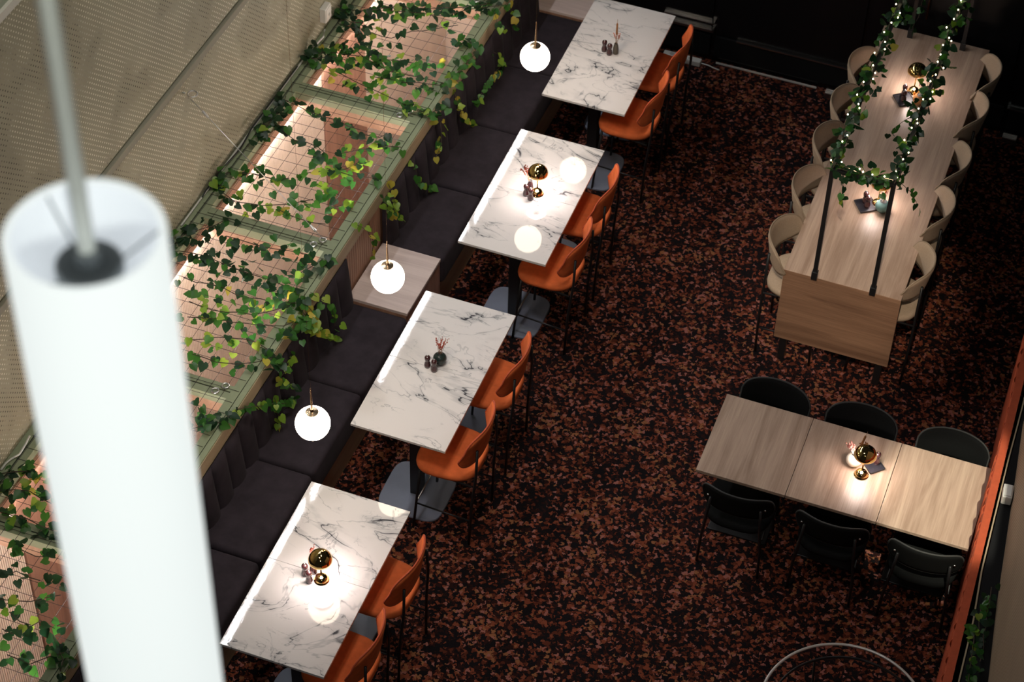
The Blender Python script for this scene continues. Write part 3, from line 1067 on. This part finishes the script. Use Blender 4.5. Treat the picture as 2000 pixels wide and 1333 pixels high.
def vase(px, py, z, prof, mat, label, n=28):
    p = at(px, py, z)
    t = thing('vase', label, 'vase', (p.x, p.y, z), 0, 'small bud vases')
    vb = shade_auto(MB().lathe(prof, n, cap=False).build('body', M[mat], t), 55)
    r, zt = prof[-1]
    MB().lathe([(r, zt - 0.004), (r * 0.9, zt - 0.004), (0.001, zt - 0.006)], n, cap=False).build('mouth', M['groove'], vb)
    return p

def ball(r, neck, squash=0.95):
    pr = [(0.001, 0.0), (r * 0.5, 0.0)]
    c = r * squash
    for k in range(2, 15):
        a = -PI / 2 + PI * k / 16
        rr = r * math.cos(a)
        if rr < neck and a > 0:
            break
        if rr > r * 0.5 or a > 0:
            pr.append((rr, c + c * math.sin(a)))
    pr.append((neck, pr[-1][1] + 0.006))
    return pr

def sprig(p, z, zt, lean, label, stem_m, bud_m, n=9, hgt=0.10, spread=0.05, bud=0.006, cattail=False, seed=1):
    rr = random.Random(seed)
    t = thing('dried_flowers', label, 'flowers', (p.x, p.y, z), 0, 'dried flower sprigs')
    for k in range(n):
        a = rr.uniform(0, 2 * PI)
        s = rr.uniform(0.2, 1.0) * spread
        tip = Vector((lean[0] + s * math.cos(a), lean[1] + s * math.sin(a), zt + hgt * rr.uniform(0.55, 1.0)))
        root = Vector((rr.uniform(-.004, .004), rr.uniform(-.004, .004), zt - 0.03))
        mid = root.lerp(tip, 0.5) + Vector((0, 0, 0.01))
        MB().tube([root, mid, tip], 0.0014, 5).build('stem', M[stem_m], t)
        bm_ = MB()
        for q in range(5):
            c = mid.lerp(tip, 0.35 + 0.65 * q / 4) + Vector((rr.uniform(-1, 1), rr.uniform(-1, 1), rr.uniform(-1, 1))) * bud * 0.9
            b_ = bud * rr.uniform(0.55, 1.1)
            bm_.add([c + Vector(v) * b_ for v in ((1, 0, 0), (-1, 0, 0), (0, 1, 0), (0, -1, 0), (0, 0, 1.5), (0, 0, -1.5))],
                    [(0, 2, 4), (2, 1, 4), (1, 3, 4), (3, 0, 4), (2, 0, 5), (1, 2, 5), (3, 1, 5), (0, 3, 5)])
        bm_.build('bud', M[bud_m], t)
    if cattail:
        tip = Vector((lean[0] * 1.2, lean[1] * 1.2, zt + 0.20))
        MB().tube([(0, 0, zt - 0.03), tip], 0.0016, 6).build('stem', M['twig'], t)
        a = Vector((0, 0, zt)).lerp(tip, 0.35)
        b_ = Vector((0, 0, zt)).lerp(tip, 0.85)
        MB().tube([a, a.lerp(b_, 0.08), a.lerp(b_, 0.9), b_], [0.002, 0.008, 0.007, 0.002], 8).build('cattail_head', M['cattail'], t, smooth=True)

slim = [(0.001, 0), (0.019, 0), (0.021, 0.004), (0.021, 0.05), (0.016, 0.08), (0.0125, 0.09), (0.0125, 0.095)]
p = vase(1202, 104, 0.90, slim, 'taupe', 'slim taupe bud vase holding a cattail on the marble table')
sprig(p, 0.90, 0.095, (-0.01, 0.03), 'dried cattail and pink buds in the slim taupe vase', 'twig', 'pinkbud', 6, 0.09, 0.03, 0.006, True, 3)
p = vase(1035, 377, 0.90, [(r * 1.15, z * 1.25) for r, z in slim], 'plum', 'dark plum bud vase behind the mills on %s' % MT[1])
sprig(p, 0.90, 0.115, (-0.05, 0.03), 'dried red sprig leaning toward the banquette from the dark plum vase', 'twig', 'redbud', 9, 0.09, 0.04, 0.007, False, 5)
p = vase(859, 709, 0.90, ball(0.046, 0.014), 'darkgreen', 'round dark green vase behind two mills on the marble table')
sprig(p, 0.90, 0.09, (0.0, 0.03), 'fan of rust red dried sprigs in the round dark green vase', 'twig', 'redbud', 12, 0.10, 0.06, 0.006, False, 7)
p = vase(613, 1119, 0.90, [(r * 1.1, z) for r, z in slim], 'plum', 'dark plum bud vase behind the lamp on %s' % MT[3])
sprig(p, 0.90, 0.095, (-0.015, 0.04), 'short dried red sprig behind the lamp on %s' % MT[3], 'twig', 'redbud', 8, 0.10, 0.035, 0.007, False, 9)
p = vase(1722, 412, 0.90, ball(0.052, 0.024, 0.9), 'teal', 'round matte teal vase on the long oak table')
sprig(p, 0.90, 0.09, (0.0, 0.02), 'dried twigs and a cattail in the teal vase', 'cream', 'pinkbud', 6, 0.12, 0.05, 0.006, True, 11)
p = vase(1794, 203, 0.90, ball(0.05, 0.024, 0.9), 'terracotta', 'round ochre orange vase on the long oak table')
sprig(p, 0.90, 0.09, (0.0, 0.02), 'dried pale twigs in the ochre orange vase', 'cream', 'pinkbud', 6, 0.12, 0.04, 0.006, False, 12)
p = vase(1666, 908, 0.74, ball(0.052, 0.018), 'cream', 'round white vase on the middle oak table')
sprig(p, 0.74, 0.10, (-0.05, 0.02), 'dried pink sprig leaning out of the round white vase', 'cream', 'pinkbud', 8, 0.06, 0.04, 0.009, False, 14)
sprig(Vector((p.x + 0.01, p.y + 0.0, 0)), 0.74, 0.10, (0.03, 0.03), 'tall golden dried grass in the round white vase', 'twig', 'cattail', 4, 0.13, 0.04, 0.006, True, 15)

# ------------------------------------------------------------------ globe pendants
def pendant_proto():
    t = thing('globe_pendant', '', 'pendant')
    r = 0.104
    prof = [(r * math.cos(a), r * math.sin(a)) for a in [-PI / 2 + 1e-3 + k * (PI - 0.36) / 24 for k in range(25)]]
    gl = MB().lathe(prof, 40).build('globe', M['globe'], t, smooth=True)
    shade_auto(MB().lathe([(0.001, 0.094), (0.04, 0.0965), (0.039, 0.101), (0.012, 0.106), (0.010, 0.118), (0.008, 0.13), (0.0035, 0.30), (0.002, 0.305)], 20).build('cap', M['dimbrass'], t), 50)
    MB().tube([(0, 0, 0.30), (0, 0, 12.0)], 0.0008, 5).build('cord', M['dimbrass'], t)
    return t

gp = pendant_proto()
used = [False]
for (x, y, z), lab in (((-3.808, 12.40, 1.80), 'lit opal globe pendant over the gap nearest the black wall'),
                       ((-3.861, 11.519, 1.777), 'lit opal globe pendant hanging over the banquette by the cattail table'),
                       ((-3.894, 8.941, 1.983), 'lit opal globe pendant hanging in front of the pale wooden block'),
                       ((-3.908, 7.82, 1.801), 'lit opal globe pendant hanging before the banquette beside the big tube lamp')):
    place(gp, used, (x, y, z), 0, lab, 'lit opal globe pendants')

# ------------------------------------------------------------------ big tube lamp in the foreground
c = Vector((0, 0, H)) + ray(165, 458) * 3.43
tl = thing('tube_lamp', 'big white tubular pendant lamp hanging close above the room', 'pendant', c)
R0 = 0.1265
MB().lathe([(R0, 0.0), (R0, -0.30), (R0, -1.55), (R0 - 0.01, -1.56)], 56, cap=False).build('diffuser', M['tube'], tl, smooth=True)
MB().lathe([(R0, 0.0), (R0 - 0.003, 0.004), (R0 - 0.012, 0.0)], 56, cap=False).build('rim', M['tube'], tl, smooth=True)
MB().lathe([(R0 - 0.012, 0.0), (R0 - 0.03, -0.05), (0.055, -0.075)], 56, cap=False).build('funnel', M['tubeinner'], tl, smooth=True)
shade_auto(MB().lathe([(0.055, -0.075), (0.054, -0.062), (0.05, -0.058), (0.02, -0.058), (0.018, -0.03), (0.006, -0.026)], 40).build('cap', M['tubecap'], tl))
MB().lathe([(R0 - 0.01, -1.555), (0.001, -1.555)], 56, cap=False).build('end_disc', M['tube'], tl)
MB().lathe([(0.0145, -0.03), (0.0145, 4.0)], 16).build('rod', M['rodwhite'], tl, smooth=True)
for k in range(3):
    a = 0.5 + k * 2 * PI / 3
    MB().tube([(0.05 * math.cos(a), 0.05 * math.sin(a), -0.06), ((R0 - 0.012) * math.cos(a), (R0 - 0.012) * math.sin(a), -0.004)], 0.0022, 6).build('spoke', M['tubecap'], tl)

# ------------------------------------------------------------------ round glass table at the bottom edge
pc = at(1648, 1392, 0.74)
gt = thing('glass_table', 'round clear glass table with a thin metal rim', 'table', (pc.x, pc.y, 0))
GR = 0.49
MB().lathe([(0.001, 0.73), (GR - 0.006, 0.73), (GR - 0.006, 0.738), (0.001, 0.738)], 72, cap=False).build('top', M['glass'], gt)
ring = lambda r, z, dx=0, dy=0: [(dx + r * math.cos(2 * PI * k / 72), dy + r * math.sin(2 * PI * k / 72), z) for k in range(72)]
MB().tube(ring(GR, 0.735), 0.009, 8, True).build('rim', M['rim'], gt, smooth=True)
MB().tube(ring(GR - 0.03, 0.66, 0.03, 0.0), 0.008, 8, True).build('under_ring', M['blackmetal'], gt, smooth=True)
for k in range(4):
    a = PI / 4 + k * PI / 2 - 0.1
    MB().tube([(0.30 * math.cos(a), 0.30 * math.sin(a) - 0.02, 0.0), (0.03 + (GR - 0.03) * math.cos(a), (GR - 0.03) * math.sin(a), 0.66)], 0.008, 8).build('leg', M['blackmetal'], gt, smooth=True)

# ------------------------------------------------------------------ right-hand side: curtain, planter ledge, woven wall
vs_, fs_ = [], []
ny, nz = 520, 6
for j in range(nz + 1):
    v = j / nz
    z = 0.01 + v * 1.10
    for i in range(ny + 1):
        y = 6.0 + 5.3 * i / ny
        base = -0.067 - 0.0325 * (y - 9.4)
        ph = y * 46.0 + 1.3 * math.sin(y * 2.3)
        amp = 0.030 * (1.1 - 0.15 * v)
        vs_.append((base + amp * math.sin(ph) + 0.004 * math.sin(y * 5.0 + 2 * v), y + 0.012 * math.cos(ph), z))
W = ny + 1
for j in range(nz):
    for i in range(ny):
        a = j * W + i
        fs_.append((a, a + 1, a + W + 1, a + W))
me = mesh_from('curtain', vs_, fs_, True, [M['curtain']])
cu_root = thing('curtain', 'rust orange pleated curtain hanging beside the three oak tables', 'curtain', (0, 0, 0))
cu = link('drape', me, cu_root)
hb = MB()
cb = lambda y: -0.067 - 0.0325 * (y - 9.4)
for k in range(12):
    ya, yb = 6.0 + 5.3 * k / 12, 6.0 + 5.3 * (k + 1) / 12
    xa, xb = cb(ya), cb(yb)
    hb.add([(xa - 0.026, ya, 1.09), (xb - 0.026, yb, 1.09), (xb + 0.03, yb, 1.09), (xa + 0.03, ya, 1.09), (xa - 0.018, ya, 1.118), (xb - 0.018, yb, 1.118), (xb + 0.03, yb, 1.124), (xa + 0.03, ya, 1.124)],
           [(0, 1, 2, 3), (7, 6, 5, 4), (1, 0, 4, 5), (2, 1, 5, 6), (3, 2, 6, 7), (0, 3, 7, 4)])
hb.build('header_band', M['curtain'], cu_root)
sm = cu.modifiers.new('thick', 'SOLIDIFY')
sm.thickness = 0.004

def poly_wall(name, pts, z0, z1, th, mat, label=None, kind='structure', parent=None):
    mb = MB()
    for (xa, ya), (xb, yb) in zip(pts[:-1], pts[1:]):
        mb.add([(xa, ya, z0), (xb, yb, z0), (xb + th, yb, z0), (xa + th, ya, z0), (xa, ya, z1), (xb, yb, z1), (xb + th, yb, z1), (xa + th, ya, z1)],
               [(0, 1, 2, 3), (7, 6, 5, 4), (1, 0, 4, 5), (2, 1, 5, 6), (3, 2, 6, 7), (0, 3, 7, 4)])
    o = mb.build(name, mat, parent)
    if kind:
        o['kind'] = kind
    if label:
        o['label'] = label
    return o

strip = [(0.10, 6.2), (0.045, 7.88), (0.03, 8.35), (-0.002, 8.73), (-0.03, 9.64), (-0.037, 10.12), (-0.075, 11.3)]
poly_wall('trim_6', strip, 1.13, 1.145, 0.009, M['railface'], 'cream edge of the ledge above the rust curtain')
poly_wall('wall_right', [(x + 0.02, y) for x, y in strip], -0.0, 1.10, 0.06, M['blackmatte'])
poly_wall('trim_7', [(x + 0.017, y) for x, y in strip], 1.09, 1.14, 0.40, M['blackmatte'], 'black ledge behind the cream edge')
foot = [(0.39, 6.2), (0.207, 7.94), (0.14, 8.50), (0.043, 9.54), (0.0, 9.98)]
poly_wall('wall_gallery', foot, 1.141, 3.6, 0.05, M['wallperf2'], 'tan woven panel wall rising behind the black ledge')
pj_ = at(1978, 965, 1.20)
jb = thing('junction_box', 'white plastic junction box at the foot of the tan woven wall', 'box', (pj_.x - 0.03, pj_.y, 1.145), 0.1)
MB().box(-0.03, 0.03, -0.055, 0.055, 0.0, 0.07).build('housing', M['white_plastic'], jb, bevel=0.006)
MB().box(-0.022, 0.022, -0.045, 0.045, 0.07, 0.076).build('cover', M['white_plastic'], jb, bevel=0.003)

# ------------------------------------------------------------------ things on the floor along the black wall
ps = thing('power_strip', 'white power strip lying on the floor at the black wall by an orange stool', 'power strip', (-3.42, 14.0, 0))
MB().box(-0.16, 0.16, -0.03, 0.03, 0.0, 0.045).build('housing', M['white_plastic'], ps, bevel=0.005)
for k in range(3):
    MB().lathe([(0.018, 0.045), (0.018, 0.047)], 14, cx=-0.09 + 0.08 * k).build('socket', M['greycable'], ps)
MB().tube([(0.16, 0, 0.02), (0.22, 0.01, 0.01), (0.28, -0.005, 0.008), (0.32, -0.01, 0.006)], 0.005, 6).build('cord', M['white_plastic'], ps, smooth=True)
for (px, py, lab) in ((1628, 180, 'ribbed metal floor box at the black wall beside the second oatmeal stool'), (1973, 266, 'ribbed metal floor box at the black wall beyond the long table')):
    p = at(px, py, 0)
    t = thing('floor_box', lab, 'box', (p.x, min(p.y, 14.02), 0), 0)
    MB().box(-0.055, 0.055, -0.04, 0.03, 0.0, 0.05).build('housing', M['steel'], t, bevel=0.003)
    for k in range(3):
        MB().box(-0.055, 0.055, -0.035 + 0.02 * k, -0.027 + 0.02 * k, 0.05, 0.054).build('rib', M['whitetrim'], t)

# ------------------------------------------------------------------ ivy
def leaf_mesh(i, mat, seed):
    rr = random.Random(seed)
    half = [(0.0, 0.0), (0.18, -0.13), (0.42, -0.07), (0.54, 0.18), (0.50, 0.44), (0.29, 0.76), (0.0, 1.06)]
    half = [(x * rr.uniform(0.9, 1.1), y + rr.uniform(-0.03, 0.03)) for x, y in half]
    half[0] = (0, 0.02)
    half[-1] = (0, 1.08)
    vs_ = [(0, 0.02, 0), (0, 0.4, -0.06), (0, 1.08, -0.22)]
    fs_ = []
    for s in (1, -1):
        b_ = len(vs_)
        for x, y in half[1:-1]:
            vs_.append((s * x, y, 0.16 * abs(x) - 0.20 * y * y - 0.05 * rr.random()))
        idx = [0] + list(range(b_, b_ + len(half) - 2)) + [2]
        for a, c in zip(idx[:-1], idx[1:]):
            fs_.append((1, a, c) if s > 0 else (1, c, a))
    return mesh_from('leaf', vs_, fs_, True, [mat])

LEAVES = [[leaf_mesh(i, LEAFM[i], 10 * i + k) for k in range(3)] for i in range(4)]

def add_leaf(parent, p, normal, size, kind, rr, tip=None):
    me = LEAVES[kind][rr.randrange(3)]
    o = bpy.data.objects.new('leaf', me)
    COL.objects.link(o)
    o.parent = parent
    n = normal.normalized()
    t = tip if tip is not None else Vector((rr.uniform(-1, 1), rr.uniform(-1, 1), rr.uniform(-0.5, 0.3)))
    y = (t - n * t.dot(n))
    y = y.normalized() if y.length > 1e-4 else n.orthogonal().normalized()
    x = y.cross(n)
    m_ = Matrix((x, y, n)).transposed().to_4x4()
    o.matrix_local = Matrix.Translation(p - parent.location) @ m_ @ Matrix.Diagonal((size, size, size, 1))
    return o

def resample(pts, step):
    out = [pts[0]]
    acc = 0.0
    for a, b_ in zip(pts[:-1], pts[1:]):
        L_ = (b_ - a).length
        d_ = step - acc
        while d_ <= L_:
            out.append(a.lerp(b_, d_ / L_))
            d_ += step
        acc = (acc + L_) % step
    return out

def kind_pick(rr, w):
    x = rr.random() * sum(w)
    for i, v in enumerate(w):
        x -= v
        if x <= 0:
            return i
    return len(w) - 1

DK, GR_, LM, YL = (0.75, 0.23, 0.02, 0), (0.3, 0.58, 0.10, 0.02), (0.12, 0.42, 0.38, 0.08), (0.02, 0.14, 0.56, 0.28)

def strand(t, pts3, dens, spread, w, rr, size=(0.044, 0.068), hang=False, stem=True, cap=[0]):
    if stem:
        wob = [p + Vector((rr.uniform(-1, 1), rr.uniform(-1, 1), rr.uniform(-0.3, 0.3))) * 0.012 for p in resample(pts3, 0.09)]
        if len(wob) > 1:
            MB().tube([q - t.location for q in wob], 0.0022 if hang else 0.0032, 5).build('stem', M['vine'], t)
    for p in resample(pts3, 1.0 / dens):
        off = Vector((rr.gauss(0, 1), rr.gauss(0, 1), rr.gauss(0, 0.6))) * spread
        if hang:
            n = Vector((rr.gauss(0.55, 0.45), rr.gauss(-0.35, 0.5), rr.gauss(0.55, 0.35)))
            tip = Vector((rr.gauss(0.2, 0.5), rr.gauss(0, 0.5), -0.9))
        else:
            n = Vector((rr.gauss(0.12, 0.42), rr.gauss(-0.22, 0.45), 1.0))
            tip = Vector((rr.gauss(0.3, 0.8), rr.gauss(-0.5, 0.8), rr.gauss(-0.3, 0.2)))
        q = p + off
        q.x = max(q.x, PX + 0.024 * (q.y - 9.5) + 0.045) if q.x < -4.0 else q.x
        add_leaf(t, q, n, rr.uniform(*size), kind_pick(rr, w), rr, tip)

def px_line(pts, z):
    return [at(x, y, z) for x, y in pts]

ZI = 1.20
ivy_bays = [
    ('dense ivy on the trellis bay beside the black wall', [
        ([(645, 8), (700, 22), (760, 12), (830, 18), (900, 14), (985, 5)], 42, 0.050, DK),
        ([(660, 45), (720, 60), (760, 78), (800, 60), (850, 58), (905, 45)], 17, 0.035, DK),
        ([(760, 20), (850, 30), (930, 18), (1000, 8)], 26, 0.035, GR_),
        ([(650, 25), (690, 45), (730, 40)], 40, 0.045, DK)]),
    ('ivy on the trellis bay with the white junction box above it', [
        ([(588, 108), (625, 100), (670, 104), (720, 112), (790, 122), (850, 128)], 46, 0.045, GR_),
        ([(600, 118), (650, 110), (690, 125)], 40, 0.04, GR_),
        ([(640, 128), (690, 158), (740, 178), (790, 205), (850, 225)], 30, 0.035, LM),
        ([(690, 95), (760, 140), (820, 150), (880, 165)], 34, 0.045, GR_),
        ([(700, 60), (720, 100), (735, 130)], 22, 0.03, DK),
        ([(720, 150), (800, 160), (860, 170), (905, 130)], 26, 0.035, GR_),
        ([(890, 92), (915, 75), (930, 100), (905, 135)], 34, 0.035, GR_),
        ([(790, 205), (840, 228), (870, 200)], 26, 0.03, GR_)]),
    ('ivy on the trellis bay crossed by the thin stay wire', [
        ([(560, 188), (545, 215), (520, 245), (505, 275)], 56, 0.040, DK),
        ([(555, 195), (600, 215), (650, 232), (700, 255)], 24, 0.032, DK),
        ([(530, 235), (570, 270), (620, 285), (650, 310)], 24, 0.035, DK),
        ([(410, 360), (440, 335), (490, 340), (540, 350), (590, 345)], 48, 0.045, GR_),
        ([(600, 338), (650, 335), (700, 320), (735, 310)], 40, 0.038, LM),
        ([(620, 360), (660, 380), (640, 410), (690, 395)], 28, 0.035, LM),
        ([(430, 370), (460, 395), (520, 402), (575, 400), (630, 385)], 34, 0.038, GR_),
        ([(545, 410), (590, 430), (640, 440)], 14, 0.03, LM),
        ([(660, 300), (720, 290), (770, 285), (800, 290)], 26, 0.035, GR_),
        ([(690, 262), (740, 270), (770, 255)], 18, 0.03, DK),
        ([(640, 330), (700, 350), (740, 345)], 26, 0.035, GR_)]),
    ('densest dark ivy on the trellis bay beside the big tube lamp', [
        ([(345, 465), (375, 450), (420, 440), (455, 425)], 52, 0.045, DK),
        ([(350, 490), (400, 500), (450, 520), (500, 540), (560, 560)], 46, 0.050, DK),
        ([(440, 460), (500, 480), (560, 490), (620, 505)], 34, 0.045, DK),
        ([(520, 560), (570, 540), (610, 520), (645, 500)], 40, 0.045, DK),
        ([(360, 545), (420, 560), (480, 580), (540, 590), (600, 590)], 30, 0.045, GR_),
        ]),
    ('lime and green ivy trailing to the front rail beside the big tube lamp', [
        ([(365, 590), (400, 600), (450, 610), (500, 615), (560, 600)], 34, 0.042, LM),
        ([(370, 620), (430, 625), (490, 632), (550, 640), (600, 620)], 26, 0.040, GR_),
        ([(370, 665), (430, 660), (490, 665), (540, 690)], 22, 0.040, LM),
        ([(375, 690), (420, 705), (470, 715), (520, 705), (545, 690)], 24, 0.038, GR_),
        ([(575, 560), (590, 600), (600, 640), (575, 660)], 44, 0.035, GR_),
        ([(520, 690), (545, 700), (530, 715)], 50, 0.028, DK)]),
    ('ivy on the trellis bay behind the big tube lamp', [
        ([(385, 795), (400, 830), (430, 825), (455, 805)], 46, 0.030, DK),
        ([(0, 925), (30, 920), (60, 925), (95, 940)], 50, 0.040, GR_),
        ([(0, 960), (40, 955), (80, 970), (110, 990)], 44, 0.042, GR_),
        ([(0, 1000), (40, 1010), (90, 1030), (120, 1050)], 40, 0.040, GR_),
        ([(20, 1060), (70, 1085), (120, 1090)], 28, 0.035, GR_),
        ([(150, 900), (250, 870), (340, 850), (400, 830)], 22, 0.05, GR_)]),
    ('loose dark ivy on the trellis bay nearest the lower end', [
        ([(0, 1130), (30, 1115), (60, 1135), (100, 1130)], 26, 0.035, DK),
        ([(0, 1170), (50, 1180), (90, 1170), (130, 1160)], 30, 0.038, DK),
        ([(0, 1230), (40, 1240), (80, 1215), (120, 1235)], 30, 0.040, DK),
        ([(10, 1280), (50, 1300), (90, 1290), (130, 1270)], 28, 0.038, DK),
        ([(20, 1200), (60, 1225), (70, 1210)], 16, 0.03, LM),
        ([(100, 1245), (130, 1290), (110, 1325)], 34, 0.038, DK)]),
]
hangs = [  # strands that hang down in front of the rail, (pixel path, bay index)
    (0, [(990, 5), (1003, 30), (1008, 62)], YL), (0, [(965, 25), (972, 50), (985, 62)], LM),
    (1, [(955, 100), (975, 108), (985, 125), (960, 150), (945, 178), (930, 205)], LM),
    (1, [(885, 178), (895, 205), (905, 230), (925, 245)], YL),
    (1, [(850, 222), (866, 250), (860, 280), (850, 312)], YL),
    (2, [(803, 310), (815, 345), (828, 360), (850, 372)], LM),
    (2, [(758, 352), (768, 385), (772, 410), (768, 432)], YL), (2, [(745, 380), (752, 405), (780, 425)], LM),
    (2, [(695, 438), (718, 448), (730, 470), (728, 510)], YL),
    (4, [(608, 575), (640, 590), (650, 605), (655, 630), (662, 650)], LM),
    (4, [(600, 600), (618, 620), (600, 640), (640, 655), (672, 662)], YL),
    (4, [(590, 610), (610, 630), (625, 650)], YL),
    (4, [(568, 690), (560, 720), (545, 740), (575, 755)], LM),
    (5, [(530, 760), (538, 790), (545, 820), (550, 850)], YL), (5, [(460, 800), (500, 795), (540, 790), (580, 778)], LM),
    (5, [(415, 1015), (420, 1035)], YL),
]
ivies = []
for bi, (lab, strands) in enumerate(ivy_bays):
    rr = random.Random(100 + bi)
    o0 = at(*strands[0][0][0], ZI)
    t = thing('ivy', lab, 'ivy', (o0.x, o0.y, 1.165))
    ivies.append((t, rr))
    for pts, dens, spread, w in strands:
        strand(t, px_line(pts, ZI), dens * 1.3, spread, w, rr, (0.041, 0.062))
for bi, pts, w in hangs:
    t, rr = ivies[bi]
    p3 = []
    for k, (x, y) in enumerate(pts):
        xo = RX + 0.024 * (at(x, y, 1.1).y - 9.5) + (0.012 if k == 0 else 0.07 + 0.015 * k)
        p3.append(onx(x, y, xo))
    strand(t, p3, 26, 0.014, w, rr, (0.034, 0.058), True)

# ivy along the ledge on the right
t = thing('ivy', 'ivy trailing on the black ledge beside the rust curtain', 'ivy', (0.06, 8.2, 1.15))
rr = random.Random(222)
for pts, dens, w in (([(1925, 1165), (1920, 1190), (1912, 1215), (1908, 1250)], 60, GR_), ([(1905, 1225), (1898, 1250), (1900, 1275)], 55, LM), ([(1902, 1280), (1898, 1310), (1890, 1335), (1885, 1360)], 60, GR_), ([(1936, 1150), (1925, 1230), (1918, 1300)], 22, DK)):
    strand(t, px_line(pts, 1.19), dens, 0.022, w, rr, (0.03, 0.046))

# garlands on the black frame, with fairy lights
def garland(label, a, b_, n, seed, dens=42, tails=(), w=(0.55, 0.36, 0.08, 0.01)):
    rr = random.Random(seed)
    t = thing('ivy_garland', label, 'garland', a, 0, 'ivy garlands on the black frame')
    pts = [a.lerp(b_, k / 24) + Vector((0.02 * math.sin(k * 1.7), 0.0, 0.018 + 0.012 * math.sin(k * 2.3))) for k in range(25)]
    MB().tube([q - a for q in pts], 0.004, 6).build('stem', M['vine'], t, smooth=True)
    for p in resample(pts, 1.0 / dens):
        n_ = Vector((rr.gauss(0, 0.6), rr.gauss(-0.3, 0.6), rr.gauss(0.8, 0.4)))
        add_leaf(t, p + Vector((rr.gauss(0, 0.035), rr.gauss(0, 0.03), rr.gauss(-0.01, 0.03))), n_, rr.uniform(0.034, 0.058), kind_pick(rr, w), rr)
    for tail in tails:
        strand(t, [Vector(q) for q in tail], 26, 0.012, (0.5, 0.4, 0.1, 0), rr, (0.03, 0.05), True)
    return t

def fairy(label, a, b_, n, seed):
    rr = random.Random(seed)
    t = thing('fairy_lights', label, 'string lights', a, 0, 'warm fairy light strings')
    pts = [a.lerp(b_, k / (n * 2)) + Vector((0.028 * math.sin(k * 0.8 + seed), 0.01 * math.cos(k), 0.035 + 0.018 * math.cos(k * 0.8 + seed))) for k in range(n * 2 + 1)]
    MB().tube([p - a for p in pts], 0.0011, 4).build('wire', M['dimbrass'], t)
    bmv = MB().lathe([(0.0015, -0.007), (0.005, -0.002), (0.005, 0.002), (0.0015, 0.007)], 6)
    me = mesh_from('bulb', bmv.v, bmv.f, True, [M['fairy']])
    for k in range(n):
        p = pts[2 * k + 1] - a + Vector((rr.uniform(-.02, .02), rr.uniform(-.01, .01), rr.uniform(0.0, 0.03)))
        link('bulb', me, t, p)

fx0, fx1 = -1.405 - FX, -1.405 + FX
y0, y1, zf = 12.43 + FY0, 12.43 + FY1, 1.90
gA = garland('ivy garland on the frame bar nearer the marble tables', Vector((fx0, y0, zf)), Vector((fx0, y1, zf)), 24, 31, 80,
             [((fx0 + 0.05, 13.3, 1.9), (fx0 + 0.12, 13.28, 1.75), (fx0 + 0.10, 13.25, 1.58), (fx0 + 0.08, 13.2, 1.42)), ((fx0 + 0.03, 11.1, 1.9), (fx0 + 0.1, 11.0, 1.75), (fx0 + 0.10, 10.98, 1.62))])
for tt in (0,):
    pass
gB = garland('ivy garland on the frame bar away from the marble tables', Vector((fx1, y0, zf)), Vector((fx1, y1, zf)), 24, 37, 84,
             [((fx1 - 0.03, 11.75, 1.9), (fx1 - 0.12, 11.7, 1.82), (fx1 - 0.19, 11.65, 1.74)), ((fx1 + 0.03, 11.05, 1.9), (fx1 + 0.12, 11.03, 1.86), (fx1 + 0.2, 11.0, 1.76))])
gC = garland('short ivy garland on the frame cross bar near the oak end panel', Vector((fx0 + 0.03, y0, zf)), Vector((fx1 - 0.03, y0, zf)), 6, 41, 95)
fairy('warm fairy light string twined in the garland nearer the marble tables', Vector((fx0, y0, zf)), Vector((fx0, y1, zf)), 32, 3)
fairy('warm fairy light string twined in the garland away from the marble tables', Vector((fx1, y0, zf)), Vector((fx1, y1, zf)), 36, 8)
fairy('short warm fairy light string twined along the frame cross bar', Vector((fx0 + 0.02, y0, zf)), Vector((fx1 - 0.02, y0, zf)), 5, 5)
